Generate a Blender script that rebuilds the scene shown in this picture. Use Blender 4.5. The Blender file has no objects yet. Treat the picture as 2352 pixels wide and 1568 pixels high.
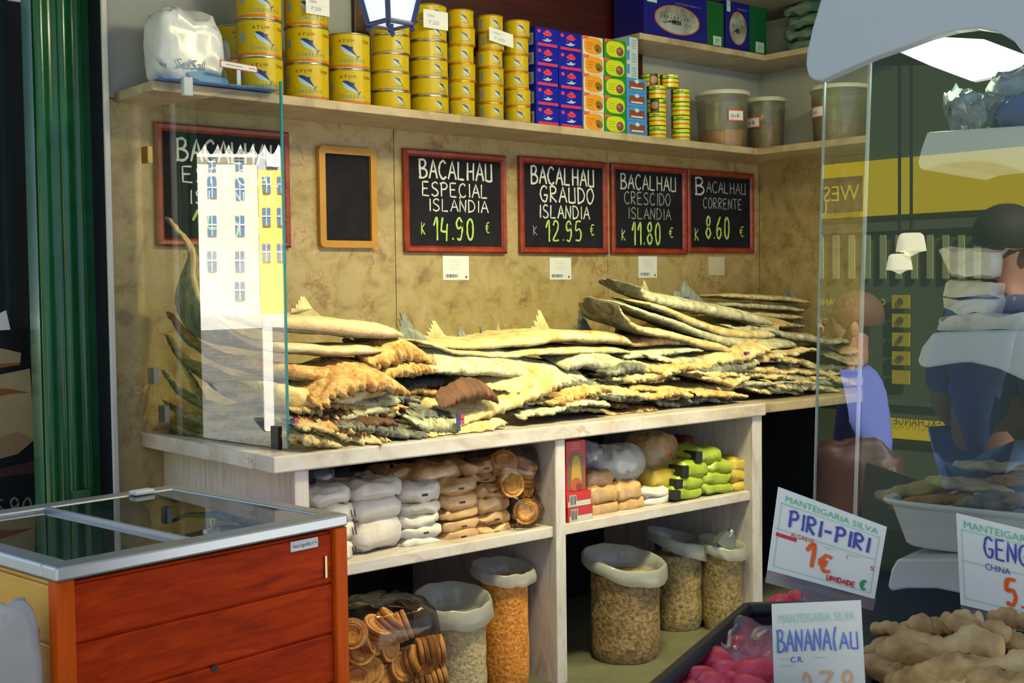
import bpy, bmesh, math, random
from mathutils import Vector, Matrix, noise
random.seed(7)
sc = bpy.context.scene
COL = sc.collection
PI = math.pi
V = Vector

# ------------------------------------------------------------------ camera
F, IW, IH = 2846.0, 2352, 1568
a_, t_, r_ = math.radians(49.70), math.radians(2.41), math.radians(.741)
EYE = V((0, 0, 1.55))
fh = V((math.cos(a_), math.sin(a_), 0))
FW = math.cos(t_) * fh - math.sin(t_) * V((0, 0, 1))
r0 = V((math.sin(a_), -math.cos(a_), 0)); u0 = r0.cross(FW)
RI = math.cos(r_) * r0 - math.sin(r_) * u0
UP = math.sin(r_) * r0 + math.cos(r_) * u0
cam = bpy.data.cameras.new('camera'); camo = bpy.data.objects.new('camera', cam); COL.objects.link(camo)
camo.matrix_world = Matrix(((RI.x, UP.x, -FW.x, EYE.x), (RI.y, UP.y, -FW.y, EYE.y), (RI.z, UP.z, -FW.z, EYE.z), (0, 0, 0, 1)))
cam.sensor_width = 36; cam.lens = F / IW * 36; cam.clip_start = .05; cam.clip_end = 200
sc.camera = camo

# ------------------------------------------------------------------ view, sky, sun, lamps
sc.view_settings.view_transform = 'Standard'; sc.view_settings.look = 'None'
sc.view_settings.exposure = -0.40; sc.view_settings.gamma = 1; sc.view_settings.use_curve_mapping = False
sc.cycles.use_denoising = True
sc.cycles.max_bounces = 8; sc.cycles.transparent_max_bounces = 16
sc.cycles.sample_clamp_indirect = 4
wd = bpy.data.worlds.new('sky'); sc.world = wd; wd.use_nodes = True
bg = wd.node_tree.nodes['Background']; bg.inputs[0].default_value = (.50, .66, 1, 1); bg.inputs[1].default_value = 1.45

def lamp(name, typ, loc, energy, color, size=None, aim=None, sizey=None, spread=None):
    l = bpy.data.lights.new(name, typ); o = bpy.data.objects.new(name, l); COL.objects.link(o)
    l.energy = energy; l.color = color; o.location = loc
    if typ == 'AREA':
        l.size = size
        if sizey: l.shape = 'RECTANGLE'; l.size_y = sizey
        if spread: l.spread = spread
    elif typ == 'SUN': l.angle = math.radians(size or .5)
    else: l.shadow_soft_size = size or .05
    if aim is not None:
        o.rotation_euler = (V(aim) - V(loc)).to_track_quat('-Z', 'Y').to_euler()
    return o
SUNDIR = V((.45, -.60, .66))
lamp('sun', 'SUN', (0, 0, 20), 40.0, (1, .93, .82), .5, V((0, 0, 20)) - SUNDIR)
WARM = (.98, .90, .50)
lamp('ceiling_tube_light', 'AREA', (3.5, 2.25, 2.95), 34, WARM, 2.2, (3.7, 3.9, 1.1), .12)
lamp('ceiling_downlight', 'AREA', (2.75, 2.5, 2.95), 15, (.98, .88, .48), .2, (2.8, 3.62, 1.1), None, math.radians(75))
lamp('ceiling_downlight', 'AREA', (3.9, 2.5, 2.95), 14, (.96, .90, .48), .2, (3.9, 3.62, 1.1), None, math.radians(75))
lamp('ceiling_spot_light', 'AREA', (2.7, 2.7, 2.95), 9, (1, .84, .52), .25, (2.8, 3.9, 1.1))

# ------------------------------------------------------------------ pixel rays -> points in the place
def ray(x, y): return FW + RI * ((x - IW / 2) / F) - UP * ((y - IH / 2) / F)
def PY(x, y, Y): d = ray(x, y); return EYE + d * (Y / d.y)
def PX(x, y, X): d = ray(x, y); return EYE + d * (X / d.x)
def PZ(x, y, Z): d = ray(x, y); return EYE + d * ((Z - EYE.z) / d.z)
def PN(x, y, p0, n): d = ray(x, y); return EYE + d * ((p0 - EYE).dot(n) / d.dot(n))
def PD(x, y, depth): return EYE + ray(x, y) * depth

# ------------------------------------------------------------------ materials
MATS = {}
def newmat(name):
    m = bpy.data.materials.new(name); m.use_nodes = True; MATS[name] = m
    nt = m.node_tree; b = nt.nodes['Principled BSDF']
    return m, nt, b
def c4(c): return (c[0], c[1], c[2], 1)
def flat(name, col, rough=.5, metal=0, spec=None, emit=None, est=1.0, coat=0):
    if name in MATS: return MATS[name]
    m, nt, b = newmat(name)
    b.inputs['Base Color'].default_value = c4(col); b.inputs['Roughness'].default_value = rough
    b.inputs['Metallic'].default_value = metal
    if spec is not None: b.inputs['Specular IOR Level'].default_value = spec
    if coat: b.inputs['Coat Weight'].default_value = coat
    if emit: b.inputs['Emission Color'].default_value = c4(emit); b.inputs['Emission Strength'].default_value = est
    return m
def noisy(name, stops, scale=5, detail=8, rough=.6, dist=.5, bump=0, bscale=None, sc3=(1, 1, 1), coat=0, metal=0, spec=None, voro=None, coord='Object'):
    """colour ramp over a noise; bump from a finer noise; voro: dark crackle of veins"""
    if name in MATS: return MATS[name]
    m, nt, b = newmat(name); N = nt.nodes; L = nt.links
    tc = N.new('ShaderNodeTexCoord'); mp = N.new('ShaderNodeMapping'); mp.inputs['Scale'].default_value = sc3
    L.new(tc.outputs[coord], mp.inputs[0])
    n = N.new('ShaderNodeTexNoise'); n.inputs['Scale'].default_value = scale; n.inputs['Detail'].default_value = detail
    n.inputs['Distortion'].default_value = dist; n.inputs['Roughness'].default_value = .6
    L.new(mp.outputs[0], n.inputs[0])
    r = N.new('ShaderNodeValToRGB'); L.new(n.outputs[0], r.inputs[0])
    e = r.color_ramp.elements
    while len(e) < len(stops): e.new(.5)
    for i, (p, c) in enumerate(stops): e[i].position = p; e[i].color = c4(c)
    out = r.outputs[0]
    if voro:
        vs, vc, vw = voro
        v = N.new('ShaderNodeTexVoronoi'); v.feature = 'DISTANCE_TO_EDGE'; v.inputs['Scale'].default_value = vs
        nz = N.new('ShaderNodeTexNoise'); nz.inputs['Scale'].default_value = vs * 1.3; nz.inputs['Detail'].default_value = 6
        mx0 = N.new('ShaderNodeMixRGB'); mx0.inputs[0].default_value = .45
        L.new(mp.outputs[0], nz.inputs[0]); L.new(mp.outputs[0], mx0.inputs[1]); L.new(nz.outputs[1], mx0.inputs[2])
        L.new(mx0.outputs[0], v.inputs[0])
        rr = N.new('ShaderNodeValToRGB'); rr.color_ramp.elements[0].color = (1, 1, 1, 1); rr.color_ramp.elements[1].color = (0, 0, 0, 1)
        rr.color_ramp.elements[1].position = vw; L.new(v.outputs[0], rr.inputs[0])
        n2 = N.new('ShaderNodeTexNoise'); n2.inputs['Scale'].default_value = vs * .7; L.new(mp.outputs[0], n2.inputs[0])
        r2 = N.new('ShaderNodeValToRGB'); r2.color_ramp.elements[0].position = .45; r2.color_ramp.elements[1].position = .68; L.new(n2.outputs[0], r2.inputs[0])
        mm = N.new('ShaderNodeMath'); mm.operation = 'MULTIPLY'; L.new(rr.outputs[0], mm.inputs[0]); L.new(r2.outputs[0], mm.inputs[1])
        mx = N.new('ShaderNodeMixRGB'); L.new(mm.outputs[0], mx.inputs[0]); L.new(out, mx.inputs[1]); mx.inputs[2].default_value = c4(vc)
        out = mx.outputs[0]
    L.new(out, b.inputs['Base Color'])
    b.inputs['Roughness'].default_value = rough; b.inputs['Metallic'].default_value = metal
    if spec is not None: b.inputs['Specular IOR Level'].default_value = spec
    if coat: b.inputs['Coat Weight'].default_value = coat; b.inputs['Coat Roughness'].default_value = .1
    if bump:
        nb = N.new('ShaderNodeTexNoise'); nb.inputs['Scale'].default_value = bscale or scale * 4; nb.inputs['Detail'].default_value = 6
        L.new(mp.outputs[0], nb.inputs[0]); bm_ = N.new('ShaderNodeBump'); bm_.inputs['Strength'].default_value = bump; bm_.inputs['Distance'].default_value = .01
        L.new(nb.outputs[0], bm_.inputs['Height']); L.new(bm_.outputs[0], b.inputs['Normal'])
    return m
def clearglass(name, tint=(.9, 1, .97), ior=1.5, gain=1.0, base=0.0, rough=0.0, cloud=None):
    """thin clear sheet: fresnel share of mirror reflection over plain transmission; cloud adds a milky diffuse share"""
    m = bpy.data.materials.new(name); m.use_nodes = True; MATS[name] = m
    nt = m.node_tree; N = nt.nodes; L = nt.links; N.clear()
    o = N.new('ShaderNodeOutputMaterial'); t = N.new('ShaderNodeBsdfTransparent'); g = N.new('ShaderNodeBsdfGlossy')
    t.inputs[0].default_value = c4(tint); g.inputs['Roughness'].default_value = rough
    f = N.new('ShaderNodeFresnel'); f.inputs[0].default_value = ior
    ma = N.new('ShaderNodeMath'); ma.operation = 'MULTIPLY_ADD'; ma.use_clamp = True; ma.inputs[1].default_value = gain; ma.inputs[2].default_value = base
    L.new(f.outputs[0], ma.inputs[0]); mx = N.new('ShaderNodeMixShader'); L.new(ma.outputs[0], mx.inputs[0])
    first = t.outputs[0]
    if cloud:
        d = N.new('ShaderNodeBsdfDiffuse'); d.inputs[0].default_value = c4(cloud[0]); tl = N.new('ShaderNodeBsdfTranslucent'); tl.inputs[0].default_value = c4(cloud[0])
        dm = N.new('ShaderNodeMixShader'); dm.inputs[0].default_value = .4; L.new(d.outputs[0], dm.inputs[1]); L.new(tl.outputs[0], dm.inputs[2])
        m2 = N.new('ShaderNodeMixShader'); m2.inputs[0].default_value = cloud[1]; L.new(t.outputs[0], m2.inputs[1]); L.new(dm.outputs[0], m2.inputs[2]); first = m2.outputs[0]
    L.new(first, mx.inputs[1]); L.new(g.outputs[0], mx.inputs[2]); L.new(mx.outputs[0], o.inputs[0])
    return m

M_marble = noisy('wall_marble', [(.30, (.25, .155, .07)), (.43, (.39, .295, .12)), (.54, (.44, .355, .155)), (.62, (.47, .345, .18)), (.74, (.53, .455, .27))], 11, 14, .35, .5, voro=(7, (.28, .11, .035), .05))
M_shelfm = noisy('shelf_marble', [(.3, (.30, .22, .13)), (.5, (.46, .37, .22)), (.7, (.55, .46, .30))], 6, 8, .35, 1)
M_white_marble = noisy('counter_marble', [(.25, (.42, .32, .25)), (.45, (.60, .53, .46)), (.6, (.68, .64, .60)), (.8, (.62, .50, .38))], 3.5, 9, .25, 1.5, sc3=(1, 1, 1.6), voro=(4, (.45, .27, .12), .03))
M_panel_marble = noisy('panel_marble', [(.25, (.38, .30, .26)), (.45, (.62, .56, .52)), (.6, (.70, .66, .64)), (.8, (.50, .38, .28))], 3, 9, .3, 2.2, sc3=(4, 4, .7))
M_wall_white = noisy('white_paint', [(.3, (.36, .39, .37)), (.7, (.43, .46, .43))], 3, 4, .7)
M_redwood = noisy('red_wood', [(.3, (.020, .002, .001)), (.55, (.055, .005, .002)), (.75, (.09, .010, .003))], 5, 6, .35, .6, sc3=(.5, 1, 9))
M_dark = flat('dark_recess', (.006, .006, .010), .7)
M_floor = noisy('floor_stone', [(.35, (.16, .15, .11)), (.65, (.24, .23, .17))], 2, 6, .6)
M_ceiling = flat('ceiling_paint', (.25, .23, .18), .8)
M_flesh = noisy('cod_flesh', [(.26, (.26, .10, .03)), (.38, (.56, .36, .12)), (.54, (.76, .60, .28)), (.72, (.86, .76, .46))], 16, 14, .8, 1.0, bump=.9, bscale=45)
M_flesh2 = noisy('cod_flesh_orange', [(.26, (.24, .075, .02)), (.41, (.56, .27, .07)), (.56, (.76, .48, .18)), (.74, (.86, .66, .34))], 20, 14, .8, 1.2, bump=1, bscale=50)
M_flesh3 = noisy('cod_flesh_grey', [(.28, (.16, .155, .10)), (.46, (.46, .44, .27)), (.62, (.70, .68, .43)), (.76, (.80, .78, .55))], 15, 14, .8, 1.2, bump=.9, bscale=45)
M_skin = noisy('cod_skin', [(.3, (.035, .035, .032)), (.46, (.12, .125, .105)), (.60, (.27, .28, .22)), (.74, (.48, .45, .28))], 14, 10, .6, 1.2, bump=.5, bscale=90, sc3=(1, 1, 1))
M_skinl = noisy('cod_skin_pale', [(.3, (.10, .10, .085)), (.46, (.22, .225, .17)), (.60, (.36, .365, .27)), (.74, (.52, .50, .34))], 12, 10, .6, 1.2, bump=.6, bscale=70)
M_brownfin = noisy('cod_fin_brown', [(.3, (.06, .025, .012)), (.6, (.17, .075, .035)), (.8, (.28, .15, .07))], 10, 8, .7, sc3=(4, 1, 1), bump=.4)
M_metal = flat('steel', (.55, .55, .50), .25, 1)
M_tinrim = flat('tin_rim', (.66, .62, .42), .28, 1)
M_alu = flat('aluminium', (.48, .53, .58), .38, .8)
M_frame = noisy('board_frame', [(.3, (.16, .012, .004)), (.55, (.30, .030, .008)), (.75, (.42, .07, .015))], 6, 5, .4, .5, sc3=(3, 3, 3), coat=.3)
M_frame2 = noisy('board_frame_orange', [(.3, (.44, .20, .018)), (.7, (.56, .29, .03))], 6, 5, .45, .5)
M_slate = noisy('slate', [(.35, (.004, .004, .009)), (.7, (.012, .012, .022))], 8, 6, .75, spec=.25)
M_chalk = flat('chalk', (.72, .76, .70), .9)
M_chalkdim = flat('chalk_faint', (.33, .36, .34), .9)
M_green_chalk = flat('chalk_green', (.45, .68, .14), .9)
M_paper = flat('paper', (.80, .82, .80), .7)
M_print = flat('print_ink', (.05, .05, .07), .7)
M_greyprint = flat('print_grey', (.30, .33, .36), .7)
M_ochre_red = flat('tag_red', (.85, .07, .01), .5)
M_tag_blue = flat('tag_blue', (.03, .06, .35), .5)
M_plastic_white = flat('white_plastic', (.54, .58, .62), .35)

# ------------------------------------------------------------------ mesh builder
class MB:
    def __init__(s): s.v = []; s.f = []; s.m = []
    def add(s, vs, fs, m=0):
        o = len(s.v); s.v += [V(p) for p in vs]
        for q in fs: s.f.append([i + o for i in q]); s.m.append(m)
        return s
    def box(s, x0, x1, y0, y1, z0, z1, m=0):
        return s.hexa([(x0, y0, z0), (x1, y0, z0), (x1, y1, z0), (x0, y1, z0)], [(x0, y0, z1), (x1, y0, z1), (x1, y1, z1), (x0, y1, z1)], m)
    def hexa(s, lo, hi, m=0):
        return s.add(list(lo) + list(hi), [(3, 2, 1, 0), (4, 5, 6, 7), (0, 1, 5, 4), (1, 2, 6, 5), (2, 3, 7, 6), (3, 0, 4, 7)], m)
    def prism(s, pts, ext, m=0):
        n = len(pts); e = V(ext); p = [V(q) for q in pts]
        s.add(p + [q + e for q in p], [tuple(range(n)), tuple(range(2 * n - 1, n - 1, -1))] + [(i, i + n, (i + 1) % n + n, (i + 1) % n) for i in range(n)], m)
        return s
    def grid(s, fn, nu, nv, m=0, wu=False, wv=False):
        vs = [fn(i / (nu if wu else nu - 1), j / (nv if wv else nv - 1)) for i in range(nu) for j in range(nv)]
        fs = []
        for i in range(nu if wu else nu - 1):
            for j in range(nv if wv else nv - 1):
                i2 = (i + 1) % nu; j2 = (j + 1) % nv
                fs.append((i * nv + j, i2 * nv + j, i2 * nv + j2, i * nv + j2))
        if callable(m):
            o = len(s.v); s.v += [V(p) for p in vs]; k = 0
            for i in range(nu if wu else nu - 1):
                for j in range(nv if wv else nv - 1):
                    s.f.append([q + o for q in fs[k]]); s.m.append(m(i / nu, j / nv)); k += 1
        else: s.add(vs, fs, m)
        return s
    def lathe(s, prof, seg=40, m=0, cx=0, cy=0, cap=True, ms=None):
        n = len(prof); vs = []
        for k in range(seg):
            c, q = math.cos(2 * PI * k / seg), math.sin(2 * PI * k / seg)
            vs += [(cx + r * c, cy + r * q, z) for r, z in prof]
        o = len(s.v); s.v += [V(p) for p in vs]
        for k in range(seg):
            k2 = (k + 1) % seg
            for j in range(n - 1):
                s.f.append([o + k * n + j, o + k2 * n + j, o + k2 * n + j + 1, o + k * n + j + 1]); s.m.append(ms[j] if ms else m)
        if cap:
            s.f.append([o + k * n for k in range(seg)][::-1]); s.m.append(ms[0] if ms else m)
            s.f.append([o + k * n + n - 1 for k in range(seg)]); s.m.append(ms[-1] if ms else m)
        return s
    def tube(s, path, r, seg=8, m=0):
        P = [V(p) for p in path]; n = len(P); vs = []
        rr = r if isinstance(r, (list, tuple)) else [r] * n
        for i, p in enumerate(P):
            t = (P[min(i + 1, n - 1)] - P[max(i - 1, 0)]).normalized()
            u = t.cross(V((0, 0, 1)))
            if u.length < .05: u = t.cross(V((1, 0, 0)))
            u.normalize(); w = t.cross(u)
            vs += [p + (u * math.cos(2 * PI * k / seg) + w * math.sin(2 * PI * k / seg)) * rr[i] for k in range(seg)]
        fs = [(i * seg + k, i * seg + (k + 1) % seg, (i + 1) * seg + (k + 1) % seg, (i + 1) * seg + k) for i in range(n - 1) for k in range(seg)]
        fs += [tuple(range(seg))[::-1], tuple(range((n - 1) * seg, n * seg))]
        return s.add(vs, fs, m)
    def ball(s, c, r, m=0, seg=14, rings=9):
        c = V(c); r = V(r) if not isinstance(r, (int, float)) else V((r, r, r))
        return s.grid(lambda u, v: c + V((math.cos(2 * PI * u) * math.sin(PI * (.001 + .998 * v)) * r.x, math.sin(2 * PI * u) * math.sin(PI * (.001 + .998 * v)) * r.y, math.cos(PI * v) * r.z)), seg, rings, m, wu=True)
    def build(s, name, mats, parent=None, smooth=False, bevel=0, loc=None, fix=True):
        me = bpy.data.meshes.new(name); me.from_pydata([tuple(p) for p in s.v], [], s.f)
        for m in (mats if isinstance(mats, (list, tuple)) else [mats]): me.materials.append(m)
        me.polygons.foreach_set('material_index', s.m)
        if fix:
            b = bmesh.new(); b.from_mesh(me); bmesh.ops.recalc_face_normals(b, faces=b.faces); b.to_mesh(me); b.free()
        if smooth:
            me.polygons.foreach_set('use_smooth', [True] * len(s.f))
            if smooth is not True:
                try: me.set_sharp_from_angle(angle=math.radians(smooth))
                except Exception: pass
        o = bpy.data.objects.new(name, me); COL.objects.link(o)
        if parent is not None: o.parent = parent
        if loc is not None: o.location = loc
        if bevel:
            md = o.modifiers.new('round', 'BEVEL'); md.width = bevel; md.segments = 2; md.limit_method = 'ANGLE'
        return o

def tag(o, label, cat, group=None, kind=None):
    if label: o['label'] = label
    if cat: o['category'] = cat
    if group: o['group'] = group
    if kind: o['kind'] = kind
    return o
def thing(name, label, cat, loc=(0, 0, 0), rotz=0, group=None, rot=None):
    o = bpy.data.objects.new(name, None); COL.objects.link(o); o.empty_display_size = .05
    o.location = loc; o.rotation_euler = rot if rot is not None else (0, 0, rotz)
    return tag(o, label, cat, group)
def struct(o): o['kind'] = 'structure'; return o
KIDS = {}
def kids(o): return [c for c in bpy.data.objects if c.parent == o]
def dup(root, loc, rotz=0, label=None, group=None, rot=None):
    if root.name not in KIDS: KIDS[root.name] = [(c, kids(c)) for c in kids(root)]
    r = root.copy(); COL.objects.link(r); r.location = loc; r.rotation_euler = rot if rot is not None else (0, 0, rotz)
    if label: r['label'] = label
    if group: r['group'] = group
    for c, sub in KIDS[root.name]:
        k = c.copy(); COL.objects.link(k); k.parent = r
        for d in sub:
            e = d.copy(); COL.objects.link(e); e.parent = k
    return r
class Proto:
    """first call moves the prototype itself, later calls copy it"""
    def __init__(s, root): s.root = root; s.used = False
    def place(s, loc, rotz, label, group, rot=None):
        if not s.used:
            s.used = True; r = s.root; r.location = loc; r.rotation_euler = rot if rot is not None else (0, 0, rotz)
            r['label'] = label
            if group: r['group'] = group
            return r
        return dup(s.root, loc, rotz, label, group, rot)
ORD = ['bottom', 'second', 'third', 'fourth', 'fifth', 'sixth', 'seventh', 'eighth']

# ------------------------------------------------------------------ writing
ST = {
 'A': [[(0, 0), (.3, 1), (.6, 0)], [(.12, .38), (.48, .38)]],
 'B': [[(.02, 1), (.05, 0)], [(-.05, .95), (.3, 1), (.45, .8), (.3, .55), (.05, .52)], [(.1, .53), (.45, .45), (.55, .22), (.35, .02), (-.04, .0)]],
 'C': [[(.52, .85), (.35, 1), (.12, .85), (.02, .5), (.12, .14), (.35, 0), (.55, .15)]],
 'D': [[(.03, 1), (.05, 0)], [(0, 1), (.35, .92), (.55, .55), (.42, .15), (.02, 0)]],
 'E': [[(.5, 1), (.04, .98), (.04, .02), (.52, 0)], [(.05, .5), (.42, .52)]],
 'G': [[(.52, .85), (.32, 1), (.1, .85), (.02, .45), (.15, .1), (.38, 0), (.5, .2), (.52, .42), (.28, .42)]],
 'H': [[(.04, 1), (.06, 0)], [(.52, 1), (.5, 0)], [(.05, .5), (.5, .5)]],
 'I': [[(.15, 1), (.15, 0)]],
 'J': [[(.1, 1), (.45, 1)], [(.3, 1), (.3, .1), (.1, 0)], [(0, 0), (.5, 0)]],
 'K': [[(.05, 1), (.05, 0)], [(.45, .9), (.06, .45), (.5, 0)]],
 'L': [[(.05, 1), (.04, .03), (.5, .02)]],
 'M': [[(0, 0), (.08, 1), (.3, .4), (.52, 1), (.6, 0)]],
 'N': [[(.03, 0), (.05, 1), (.5, 0), (.52, 1)]],
 'O': [[(.3, 1), (.08, .8), (.03, .4), (.2, .03), (.42, .1), (.55, .5), (.45, .9), (.3, 1)]],
 'P': [[(.05, .98), (.06, 0)], [(-.06, .9), (.3, 1), (.5, .8), (.38, .55), (.08, .5)]],
 'R': [[(.05, 1), (.05, 0)], [(0, .97), (.32, 1), (.48, .8), (.35, .56), (.06, .5), (.52, 0)]],
 'S': [[(.5, .88), (.3, 1), (.08, .85), (.12, .62), (.42, .42), (.5, .18), (.28, 0), (.02, .12)]],
 'T': [[(0, .98), (.56, 1)], [(.28, 1), (.28, 0)]],
 'U': [[(.05, 1), (.05, .15), (.2, .02), (.5, .03)], [(.5, 1), (.52, 0)]],
 'V': [[(0, 1), (.28, 0), (.55, 1)]],
 '0': [[(.25, 1), (.06, .75), (.06, .25), (.22, 0), (.4, .2), (.42, .75), (.25, 1)]],
 '1': [[(.02, .62), (.24, 1), (.26, -.05)]],
 '2': [[(.04, .75), (.2, 1), (.42, .85), (.36, .5), (.03, .02), (.48, .02)]],
 '3': [[(.02, .98), (.45, .98), (.2, .6), (.44, .4), (.4, .1), (.2, 0), (.0, .1)]],
 '4': [[(.12, 1), (.02, .4), (.42, .36)], [(.42, .72), (.36, -.08)]],
 '5': [[(.44, 1), (.1, .97), (.04, .55), (.32, .6), (.44, .3), (.3, .02), (.02, .06)]],
 '6': [[(.36, 1), (.08, .6), (.04, .2), (.22, 0), (.42, .22), (.3, .48), (.06, .36)]],
 '8': [[(.25, .52), (.08, .75), (.25, 1), (.4, .78), (.25, .52), (.05, .25), (.24, 0), (.44, .24), (.25, .52)]],
 '9': [[(.4, .8), (.24, 1), (.04, .8), (.12, .52), (.38, .62), (.4, .8), (.4, .3), (.26, 0), (.06, .05)]],
 '.': [[(.05, .06), (.08, 0)]], '-': [[(.05, .45), (.45, .5)]], '(': [[(.28, 1.05), (.1, .5), (.22, -.05)]],
 'e': [[(.5, .9), (.25, .95), (.1, .5), (.25, .05), (.5, .12)], [(-.02, .6), (.36, .62)], [(-.02, .4), (.33, .42)]],
 "'": [[(0, 1.25), (.1, 1.1)]], ' ': [],
}
def strokes(mb, text, u0_, v0, h, w, fr, m=0, sp=.72, wid=.0, jit=.0, slant=0, widths=None, lift=.0012, sq=1.0):
    """hand-drawn letters as flat ribbons on a plane; fr(u, v, lift) gives the point"""
    u = u0_
    k = 0
    for ch in text:
        for pl in ST.get(ch, []):
            pts = []
            n = len(pl)
            if n > 2 and ch not in 'AMNVEKLIH':
                for i in range((n - 1) * 4 + 1):           # smooth the curve
                    t = i / 4; j = min(int(t), n - 2); f = t - j
                    p0, p1, p2, p3 = V(pl[max(j - 1, 0)]), V(pl[j]), V(pl[j + 1]), V(pl[min(j + 2, n - 1)])
                    pts.append(.5 * ((2 * p1) + (p2 - p0) * f + (2 * p0 - 5 * p1 + 4 * p2 - p3) * f * f + (3 * p1 - p0 - 3 * p2 + p3) * f ** 3))
            else:
                for i in range(n - 1):
                    pts += [V(pl[i]).lerp(V(pl[i + 1]), q / 3) for q in range(3)]
                pts.append(V(pl[-1]))
            Q = [V((u + (p.x * sq + slant * p.y) * h + random.uniform(-jit, jit) * h, v0 + p.y * h + random.uniform(-jit, jit) * h)) for p in pts]
            L_, R_ = [], []
            for i, p in enumerate(Q):
                d = (Q[min(i + 1, len(Q) - 1)] - Q[max(i - 1, 0)])
                d = d.normalized() if d.length > 1e-9 else V((1, 0))
                nn = V((-d.y, d.x)); ww = w * random.uniform(.75, 1.15) * .5
                L_.append(p + nn * ww); R_.append(p - nn * ww)
            k += 1
            vs = [fr(p.x, p.y, lift + .0002 * (k % 3)) for p in L_] + [fr(p.x, p.y, lift + .0002 * (k % 3)) for p in R_]
            n = len(Q)
            mb.add(vs, [(i, i + 1, n + i + 1, n + i) for i in range(n - 1)], m)
        adv = {'I': .36, '.': .28, '1': .5, "'": 0, 'J': .62, '(': .42}.get(ch, sp)
        u += adv * h * (sq if ch != "'" else 1) + wid
    return u
FONTC = {}
def fontpoly(text):
    if text in FONTC: return FONTC[text]
    c = bpy.data.curves.new('type', 'FONT'); c.body = text; c.resolution_u = 2
    o = bpy.data.objects.new('type', c); COL.objects.link(o)
    dg = bpy.context.evaluated_depsgraph_get(); me = bpy.data.meshes.new_from_object(o.evaluated_get(dg))
    vs = [(p.co.x, p.co.y) for p in me.vertices]; fs = [tuple(p.vertices) for p in me.polygons]
    bpy.data.objects.remove(o); bpy.data.curves.remove(c); bpy.data.meshes.remove(me)
    w = max([p[0] for p in vs]); FONTC[text] = (vs, fs, w)
    return FONTC[text]
def printed(mb, text, u0_, v0, width, height, fr, m=0, slant=0, lift=.0012, center=False):
    vs, fs, w = fontpoly(text); sx = width / w; sy = height / .7
    if center: u0_ -= width / 2
    mb.add([fr(u0_ + x * sx + slant * y * sy, v0 + y * sy, lift) for x, y in vs], fs, m)
def framer(o, u, v, n):
    o, u, v, n = V(o), V(u), V(v), V(n)
    return lambda a, b, l: o + u * a + v * b + n * l
def quad(mb, fr, u0_, u1, v0, v1, m, lift):
    mb.add([fr(u0_, v0, lift), fr(u1, v0, lift), fr(u1, v1, lift), fr(u0_, v1, lift)], [(0, 1, 2, 3)], m)
def outline(mb, fr, pts, m, lift): mb.add([fr(a, b, lift) for a, b in pts], [tuple(range(len(pts)))], m)
def rrect(u0_, u1, v0, v1, r, n=5):
    o = []
    for cx, cy, s in ((u1 - r, v1 - r, 0), (u0_ + r, v1 - r, 1), (u0_ + r, v0 + r, 2), (u1 - r, v0 + r, 3)):
        o += [(cx + r * math.cos((s + k / n) * PI / 2), cy + r * math.sin((s + k / n) * PI / 2)) for k in range(n + 1)]
    return o
def oval(cu, cv, a, b, n=24, rot=0): return [(cu + a * math.cos(2 * PI * k / n) * math.cos(rot) - b * math.sin(2 * PI * k / n) * math.sin(rot), cv + a * math.cos(2 * PI * k / n) * math.sin(rot) + b * math.sin(2 * PI * k / n) * math.cos(rot)) for k in range(n)]
def barcode(mb, fr, u0_, u1, v0, v1, m, lift, n=9):
    for i in range(n):
        a = u0_ + (u1 - u0_) * i / n; quad(mb, fr, a, a + (u1 - u0_) / n * random.choice((.35, .5, .7)), v0, v1, m, lift)

# ================================================================== THE SHELL
YW, YF = 4.38, 3.40           # marble wall, counter front
XR = 5.53                     # return wall
def PXw(px, Y=YW, y=600): return PY(px, y, Y).x
b = MB()
seams = [1.80, PXw(909), PXw(1396), XR]
for i in range(3): b.box(seams[i] + .0015, seams[i + 1] - .0015, YW, YW + .03, 0, 2.26)
struct(b.build('wall_back', M_marble, bevel=.002))
M_seam = flat('seam', (.50, .43, .26), .7)
struct(MB().box(1.80, XR + .2, YW + .025, YW + .2, 0, 3.1).build('wall_back_core', M_seam))
XW = PXw(1005, YW, 60)
struct(MB().box(1.80, XR, YW - .004, YW + .025, 2.262, 3.1).build('wall_back_upper', M_wall_white))
struct(MB().box(XW - .45, PXw(1479, 4.34, 60), YW - .03, YW - .005, 2.50, 3.1).build('trim_1', M_redwood, bevel=.003))
struct(MB().box(XR, XR + .03, 1.6, YW, 0, 2.26).build('wall_right', M_marble))
struct(MB().box(XR, XR + .03, 1.6, YW - .005, 2.262, 3.1).build('wall_right_upper', M_wall_white))
struct(MB().box(XR + .031, XR + .2, 1.6, YW + .2, 0, 3.1).build('wall_right_core', M_seam))
struct(MB().box(1.2, XR + .2, 2.0, YW + .2, 3.0, 3.08).build('ceiling', M_ceiling))
struct(MB().box(1.0, 9, -3, 4.6, -.06, 0).build('floor', M_floor))
M_street_shaded = noisy('street_stone_shaded', [(.35, (.10, .10, .10)), (.65, (.17, .17, .16))], 1.2, 6, .8)  # shadow on the near ground is put into this darker stone colour
struct(MB().box(-33, 1.0, -40, 42, -.06, -.001).build('street_ground', M_street_shaded))
M_plaza = noisy('plaza_stone', [(.35, (.55, .54, .50)), (.65, (.68, .66, .60))], .6, 5, .8)
struct(MB().hexa([(-90, 42, -.06), (1, 42, -.06), (1, 110, -.06), (-90, 110, -.06)], [(-90, 42, -.001), (1, 42, -.001), (1, 110, -.001), (-90, 110, -.001)]).build('street_plaza', M_plaza))
struct(MB().box(-90, -33.001, -40, 42 - .001, -.06, -.001).build('street_plaza_side', M_plaza))
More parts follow.
